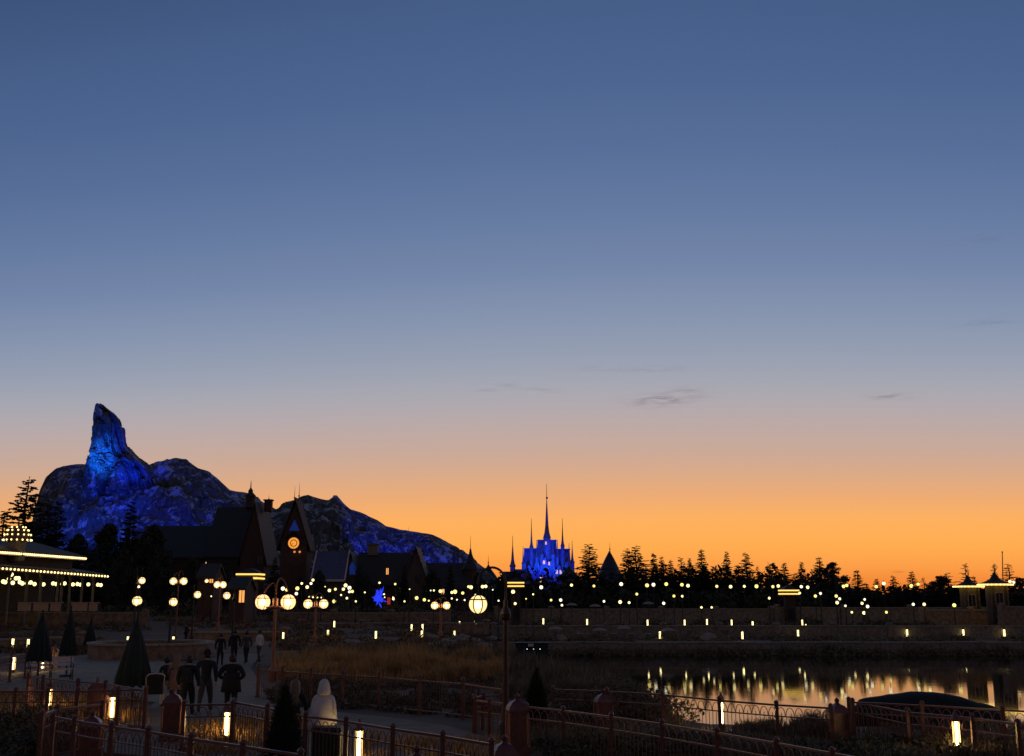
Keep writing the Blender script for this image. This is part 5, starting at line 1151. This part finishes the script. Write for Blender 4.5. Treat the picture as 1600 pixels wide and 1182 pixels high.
def grass(name, label, zones, n, hgt, m, seed, lean=.35, wd=.012):
    r = random.Random(seed); bm = MB()
    tufts = []
    for (x0, y0, x1, y1, cnt) in zones:
        for k in range(cnt):
            p = onground(r.uniform(x0, x1), r.uniform(y0, y1)); tufts.append((p.x, p.y, terrain(p.x, p.y), r.uniform(.75, 1.2) * max(.35, .85 + .9 * nz(p.x * .28, p.y * .22, seed))))
    per = max(4, n // len(tufts))
    for (x, y, z, s_) in tufts:
        for k in range(per):
            a = r.uniform(0, 2 * pi); L = hgt * s_ * r.uniform(.55, 1.1); ln = lean * r.uniform(.2, 1.3); b = Vector((x + r.gauss(0, .09), y + r.gauss(0, .09), z - .03))
            d1 = Vector((cos(a) * ln * .4, sin(a) * ln * .4, .6)) * L; d2 = Vector((cos(a) * ln, sin(a) * ln, .95)) * L; w_ = Vector((-sin(a), cos(a), 0)) * wd * (1 + z * 0)
            q = len(bm.v); bm.v += [tuple(b - w_), tuple(b + w_), tuple(b + d1 + w_ * .8), tuple(b + d1 - w_ * .8), tuple(b + d2)]; bm.f += [(q, q + 1, q + 2, q + 3), (q + 3, q + 2, q + 4)]
    return tag(bm.build(name, m), label, 'grass', kind='stuff')
grass('golden_grass', 'golden ornamental grass beds behind the spear topped fence', [(430, 1030, 790, 1066, 700), (470, 1040, 700, 1062, 300)], 26000, .85, M_gold, 21, wd=.02)
grass('dark_meadow', 'dark meadow planting between golden grass and lake', [(470, 1018, 800, 1040, 420), (780, 1030, 860, 1090, 200), (860, 1046, 1010, 1092, 420)], 17000, .75, M_tuft, 22, wd=.025)
grass('shore_grass', 'dark grass tufts silhouetted against the bright water', [(1150, 1146, 1300, 1156, 60), (1155, 1140, 1215, 1150, 60), (1235, 1142, 1285, 1150, 30), (1100, 1150, 1160, 1160, 20)], 9000, .55, M_tuft, 23, .5, .011)
grass('bed_grass', 'low dark grass filling the near beds at lower right', [(830, 1120, 1060, 1180, 300), (1060, 1156, 1345, 1182, 260), (1345, 1125, 1600, 1185, 300)], 15000, .32, M_tuft, 24, .5, .014)
grass('path_grass', 'dry grass along the path edge below the walking group', [(290, 1128, 470, 1182, 170), (60, 1090, 230, 1130, 160), (-30, 1080, 80, 1150, 120), (560, 1160, 780, 1190, 80)], 12000, .45, M_gold, 25, .5, .010)
sp = []
for k in range(46):
    px_ = r_.uniform(-20, 110); p = onground(px_, r_.uniform(1120, 1178)); sp.append((p.x, p.y, 2.15, .5, .4, r_.uniform(.35, .7)))
for k in range(60):
    px_ = r_.uniform(850, 1600); p = onground(px_, r_.uniform(1158, 1182)); sp.append((p.x, p.y, terrain(p.x, p.y), .6, .5, r_.uniform(.2, .4)))
for k in range(50):
    px_ = r_.uniform(870, 1092); p = onground(px_, r_.uniform(1092, 1128)); sp.append((p.x, p.y, terrain(p.x, p.y), .9, .7, r_.uniform(.5, 1.0)))
for k in range(120):
    px_ = r_.uniform(425, 770); p = onground(px_, r_.uniform(1066, 1100 + (px_ - 425) * .06)); sp.append((p.x, p.y, 2.15, .5, .4, r_.uniform(.2, .45)))
foliage_mass('near_shrubs', 'low dark shrubs in the near beds behind the railings', sp, 40000, .075, M_leaf, 31)

sp = []
for k in range(330):
    px_, py_ = r_.uniform(-10, 860), r_.uniform(962, 1022)
    if 140 < px_ < 335 and py_ > 988: continue
    if 330 < px_ < 440 and py_ > 1000: continue
    p = onground(px_, py_)
    if lake_sd(p.x, p.y) > 1.5: sp.append((p.x, p.y, terrain(p.x, p.y) - .05, 1.3, .9, r_.uniform(.3, .75)))
foliage_mass('heath', 'russet low shrubs covering the terraces left of the lake', sp, 30000, .16, M_heath, 37)

# ------------------------------------------------------------------ people
def person(px, pyfeet, height, label, top, legs, hairm=M_hair, rz=0.0, stride=.25, hair='short', arms='down', girth=1.0, coat=.0, Y=None, hood=False, bag=False, hat=False, bell=False):
    p = onground(px, pyfeet) if Y is None else at(px, pyfeet, Y)
    o = thing('person', label, 'person', (p.x, p.y, 2.2 + .06 if Y is None else terrain(p.x, p.y) + .05), rz)
    V, E, Rd = [], [], []
    def nd(x, y, z, r, par=None):
        V.append((x, y, z)); Rd.append(r)
        if par is not None: E.append((par, len(V) - 1))
        return len(V) - 1
    g = girth
    pel = nd(0, 0, .93, .145 * g); wst = nd(0, .01, 1.08, .13 * g, pel); ch = nd(0, .01, 1.28, .155 * g, wst); up = nd(0, 0, 1.42, .11 * g, ch); nk = nd(0, .01, 1.50, .052, up); hd0 = nd(0, .03, 1.58, .075, nk); hd1 = nd(0, .03, 1.68, .092, hd0); nd(0, .02, 1.745, .05, hd1)
    nd(0, .115, 1.60, .014, hd0)
    ends = []
    for s in (-1, 1):
        st_ = stride * s
        hip = nd(s * .09, 0, .88, .105 * g, pel); kn = nd(s * .10, st_ * .55 + .03, .49, .068 * g, hip); an = nd(s * .10, st_ * .9 - .03, .10, .045, kn); to = nd(s * .11, st_ * .9 + .13, .05, .042, an); hl = nd(s * .10, st_ * .9 - .08, .05, .04, an)
        sh = nd(s * .185 * g, 0, 1.40, .075 * g, up)
        if arms == 'down': el_ = nd(s * .25 * g, -.04 - st_ * .25, 1.13, .055 * g, sh); wr = nd(s * .25 * g, .06 - st_ * .5, .90, .040, el_)
        elif arms == 'front': el_ = nd(s * .25 * g, -.02, 1.13, .055 * g, sh); wr = nd(s * .14, .22, 1.12, .040, el_)
        else: el_ = nd(s * .30 * g, -.06, 1.16, .058 * g, sh); wr = nd(s * .17, .12, 1.02, .042, el_)
        dv = (Vector(V[wr]) - Vector(V[el_])).normalized(); pa = Vector(V[wr]) + dv * .07; hnd = nd(*pa, .034, wr); ends.append(Vector(V[hnd]))
        sd = Vector((0, 1, 0)) if abs(dv.z) > .5 else Vector((1, 0, 0))
        for k, (f_, L_) in enumerate(((-.033, .065), (-.011, .078), (.011, .074), (.033, .058))):
            b = pa + sd * f_ + dv * .035; i1 = nd(*b, .0105, hnd); m1 = b + dv * L_ * .55 + Vector((-s * .008, 0, 0)); i2 = nd(*m1, .0095, i1); nd(*(m1 + dv * L_ * .45 + Vector((-s * .02, 0, 0))), .008, i2)
        tb = pa - sd * -.04 * 1 - dv * .01; i1 = nd(*tb, .011, hnd); nd(*(tb + sd * .02 + dv * .045), .009, i1)
    me = bpy.data.meshes.new('body'); me.from_pydata(V, E, []); ob = bpy.data.objects.new('body', me); COL.objects.link(ob)
    sk = ob.modifiers.new('skin', 'SKIN'); sk.use_smooth_shade = True; ss = ob.modifiers.new('sub', 'SUBSURF'); ss.levels = 1; ss.render_levels = 1
    for i, r in enumerate(Rd): me.skin_vertices[0].data[i].radius = (r, r * (.78 if i in (pel, wst, ch, up) else 1))
    me.skin_vertices[0].data[0].use_root = True
    dg = bpy.context.evaluated_depsgraph_get(); nm = bpy.data.meshes.new_from_object(ob.evaluated_get(dg)); bpy.data.objects.remove(ob); bpy.data.meshes.remove(me)
    for m_ in (top, legs, M_skin, M_shoe): nm.materials.append(m_)
    for f_ in nm.polygons:
        c = f_.center; k = 0
        if any((c - e).length < .14 and c.z < e.z + .05 for e in ends): k = 2
        elif c.z > 1.5: k = 2
        elif c.z < .11: k = 3
        elif c.z < .90 - coat and abs(c.x) < .22: k = 1
        f_.material_index = k; f_.use_smooth = True
    b = bpy.data.objects.new('body', nm); COL.objects.link(b); b.parent = o
    sc = height / 1.77; o.scale = (sc, sc, sc)
    h = MB()
    if hair == 'short': h.lathe([(.075, 1.56), (.103, 1.62), (.108, 1.69), (.085, 1.755), (.04, 1.785), (.005, 1.79)], (0, 0, 0), 12)
    else: h.lathe([(.10, 1.18), (.135, 1.28), (.125, 1.45), (.12, 1.60), (.113, 1.70), (.085, 1.765), (.03, 1.795)], (0, -.02, 0), 12, sy=.8)
    h.build('hair', hairm, o, True)
    if hood: h = MB(); h.lathe([(.13, 1.46), (.16, 1.50), (.15, 1.58), (.128, 1.68), (.125, 1.72), (.08, 1.80), (.01, 1.83)], (0, -.015, 0), 14); h.build('hood', top, o, True)
    if hat: h = MB(); h.lathe([(.118, 1.66), (.118, 1.72), (.09, 1.80), (.01, 1.83)], (0, .0, 0), 12); h.lathe([(.10, 1.675), (.16, 1.67), (.16, 1.69), (.10, 1.70)], (0, .04, 0), 12); h.build('hat', M_black, o, True)
    if bag: h = MB(); h.box((0, -.22, 1.22), (.30, .16, .42), 0, .85); h.box((0, -.31, 1.14), (.22, .05, .18)); h.build('backpack', M_navy, o)
    if bell: h = MB(); h.lathe([(.26, .74), (.30, .78), (.315, .92), (.30, 1.08), (.285, 1.22), (.25, 1.34), (.17, 1.45), (.10, 1.50)], (0, .06, 0), 22, sy=.85); h.build('jacket', top, o, True)
    elif coat: h = MB(); h.lathe([(.24 * g, .93 - coat), (.21 * g, 1.0), (.185 * g, 1.12), (.19 * g, 1.25)], (0, .0, 0), 16, sy=.78); h.build('coat_skirt', top, o, True)
    return o
person(291, 1122, 1.75, 'person in black jacket with backpack, left one of the three dark walkers', M_black, M_black, stride=.26, arms='down', girth=1.32, bag=True)
person(319, 1115, 1.84, 'tall person in dark jacket, hat and grey trousers, middle one of the three dark walkers', M_navy, M_greyc, stride=.3, girth=1.28, hat=True)
person(359, 1120, 1.76, 'person in black coat standing apart at the right of the walking group', M_black, M_black, stride=.08, arms='akimbo', girth=1.32, coat=.25)
person(272, 1108, 1.66, 'person in rose coat behind the black jacket walker', M_pink, M_greyc, M_hairl, stride=.2, hair='long', coat=.3, girth=1.05)
person(257, 1106, 1.55, 'shorter person in pale trousers beside the stroller', M_greyc, M_whitec, stride=.15, hair='short', arms='front')
person(503, 1189, 1.66, 'person in white hooded jacket seen from behind the railing', M_whitec, M_black, stride=.05, arms='down', girth=1.05, coat=.12, hood=True, Y=24.9, bell=True)
person(457, 1187, 1.66, 'person with long fair hair and dark coat behind the cone topiary', M_black, M_black, M_hairl, stride=.05, hair='long', girth=1.1, Y=25.2, rz=.3)
for i, (px, py, hh, tp_, lg, lb) in enumerate([(343, 1042, 1.62, M_black, M_black, 'distant person in dark clothes at the end of the oval planter'), (365, 1038, 1.74, M_black, M_navy, 'distant broad figure in dark coat left of the copper lamp post'), (384, 1038, 1.66, M_greyc, M_navy, 'distant person in grey beside the copper lamp post'), (404, 1036, 1.7, M_whitec, M_greyc, 'distant person in pale jacket nearest the copper lamp post'), (290, 1012, 1.7, M_black, M_black, 'distant dark figure standing beyond the oval planter')]):
    person(px, py, hh, lb, tp_, lg, stride=.12, girth=1.12, rz=i * .4)
b_ = at(512, 1134, 24.15); lb_ = thing('litter_bin', 'dark green litter bin behind the railing below the white hooded jacket', 'litter bin', (b_.x, 24.15, 2.22)); h_ = b_.z - 2.22
m = MB(); m.box((0, 0, h_ / 2 - .04), (.60, .42, h_ - .1)); m.build('body', M_canvas, lb_)
m = MB(); m.box((0, 0, h_ - .06), (.66, .48, .08), 0, .93); m.build('lid', M_dark, lb_)
for x_ in (-.2, 0, .2): m = MB(); m.box((x_, -.22, h_ / 2 - .05), (.12, .03, h_ - .3)); m.build('panel', M_canvas, lb_)
# stroller
p = onground(241, 1110); so = thing('stroller', 'black stroller with pale trimmed hood pushed left of the walkers', 'stroller', (p.x, p.y, 2.26), .25)
m = MB(); m.add([(x, .30 * cos(t) * k + .02, .78 + .34 * sin(t) * k) for x, k in ((-.27, .92), (-.25, 1), (.25, 1), (.27, .92)) for t in [0.1 + 2.3 * i / 8 for i in range(9)]], [(a * 9 + i, a * 9 + i + 1, (a + 1) * 9 + i + 1, (a + 1) * 9 + i) for a in range(3) for i in range(8)]); m.build('hood', M_black, so, True)
m = MB(); m.tube([(-.28, -.22, 1.0), (-.22, -.23, 1.08), (0, -.24, 1.11), (.22, -.23, 1.08), (.28, -.22, 1.0)], .022, 6); m.build('hood_trim', M_slat, so)
m = MB(); m.box((0, .05, .52), (.44, .5, .12)); m.box((0, -.2, .74), (.44, .10, .5)); m.build('seat', M_black, so)
for s_ in (-1, 1):
    m = MB(); m.tube([(s_ * .27, -.52, 1.02), (s_ * .27, -.25, .72), (s_ * .27, .30, .16)], .016, 6); m.tube([(s_ * .27, -.02, .48), (s_ * .27, -.34, .14)], .016, 6); m.build('frame', M_slat, so)
    for y in (-.34, .32):
        m = MB(); ring(m, (0, 0, 0), .085, .13, -.02, .02, 16); wv = m.build('wheel', M_black, so); wv.location = (s_ * .27, y, .14); wv.rotation_euler = (0, 0, pi / 2)
m = MB(); m.tube([(-.27, -.52, 1.02), (0, -.56, 1.05), (.27, -.52, 1.02)], .018, 6); m.build('handle', M_dark, so)
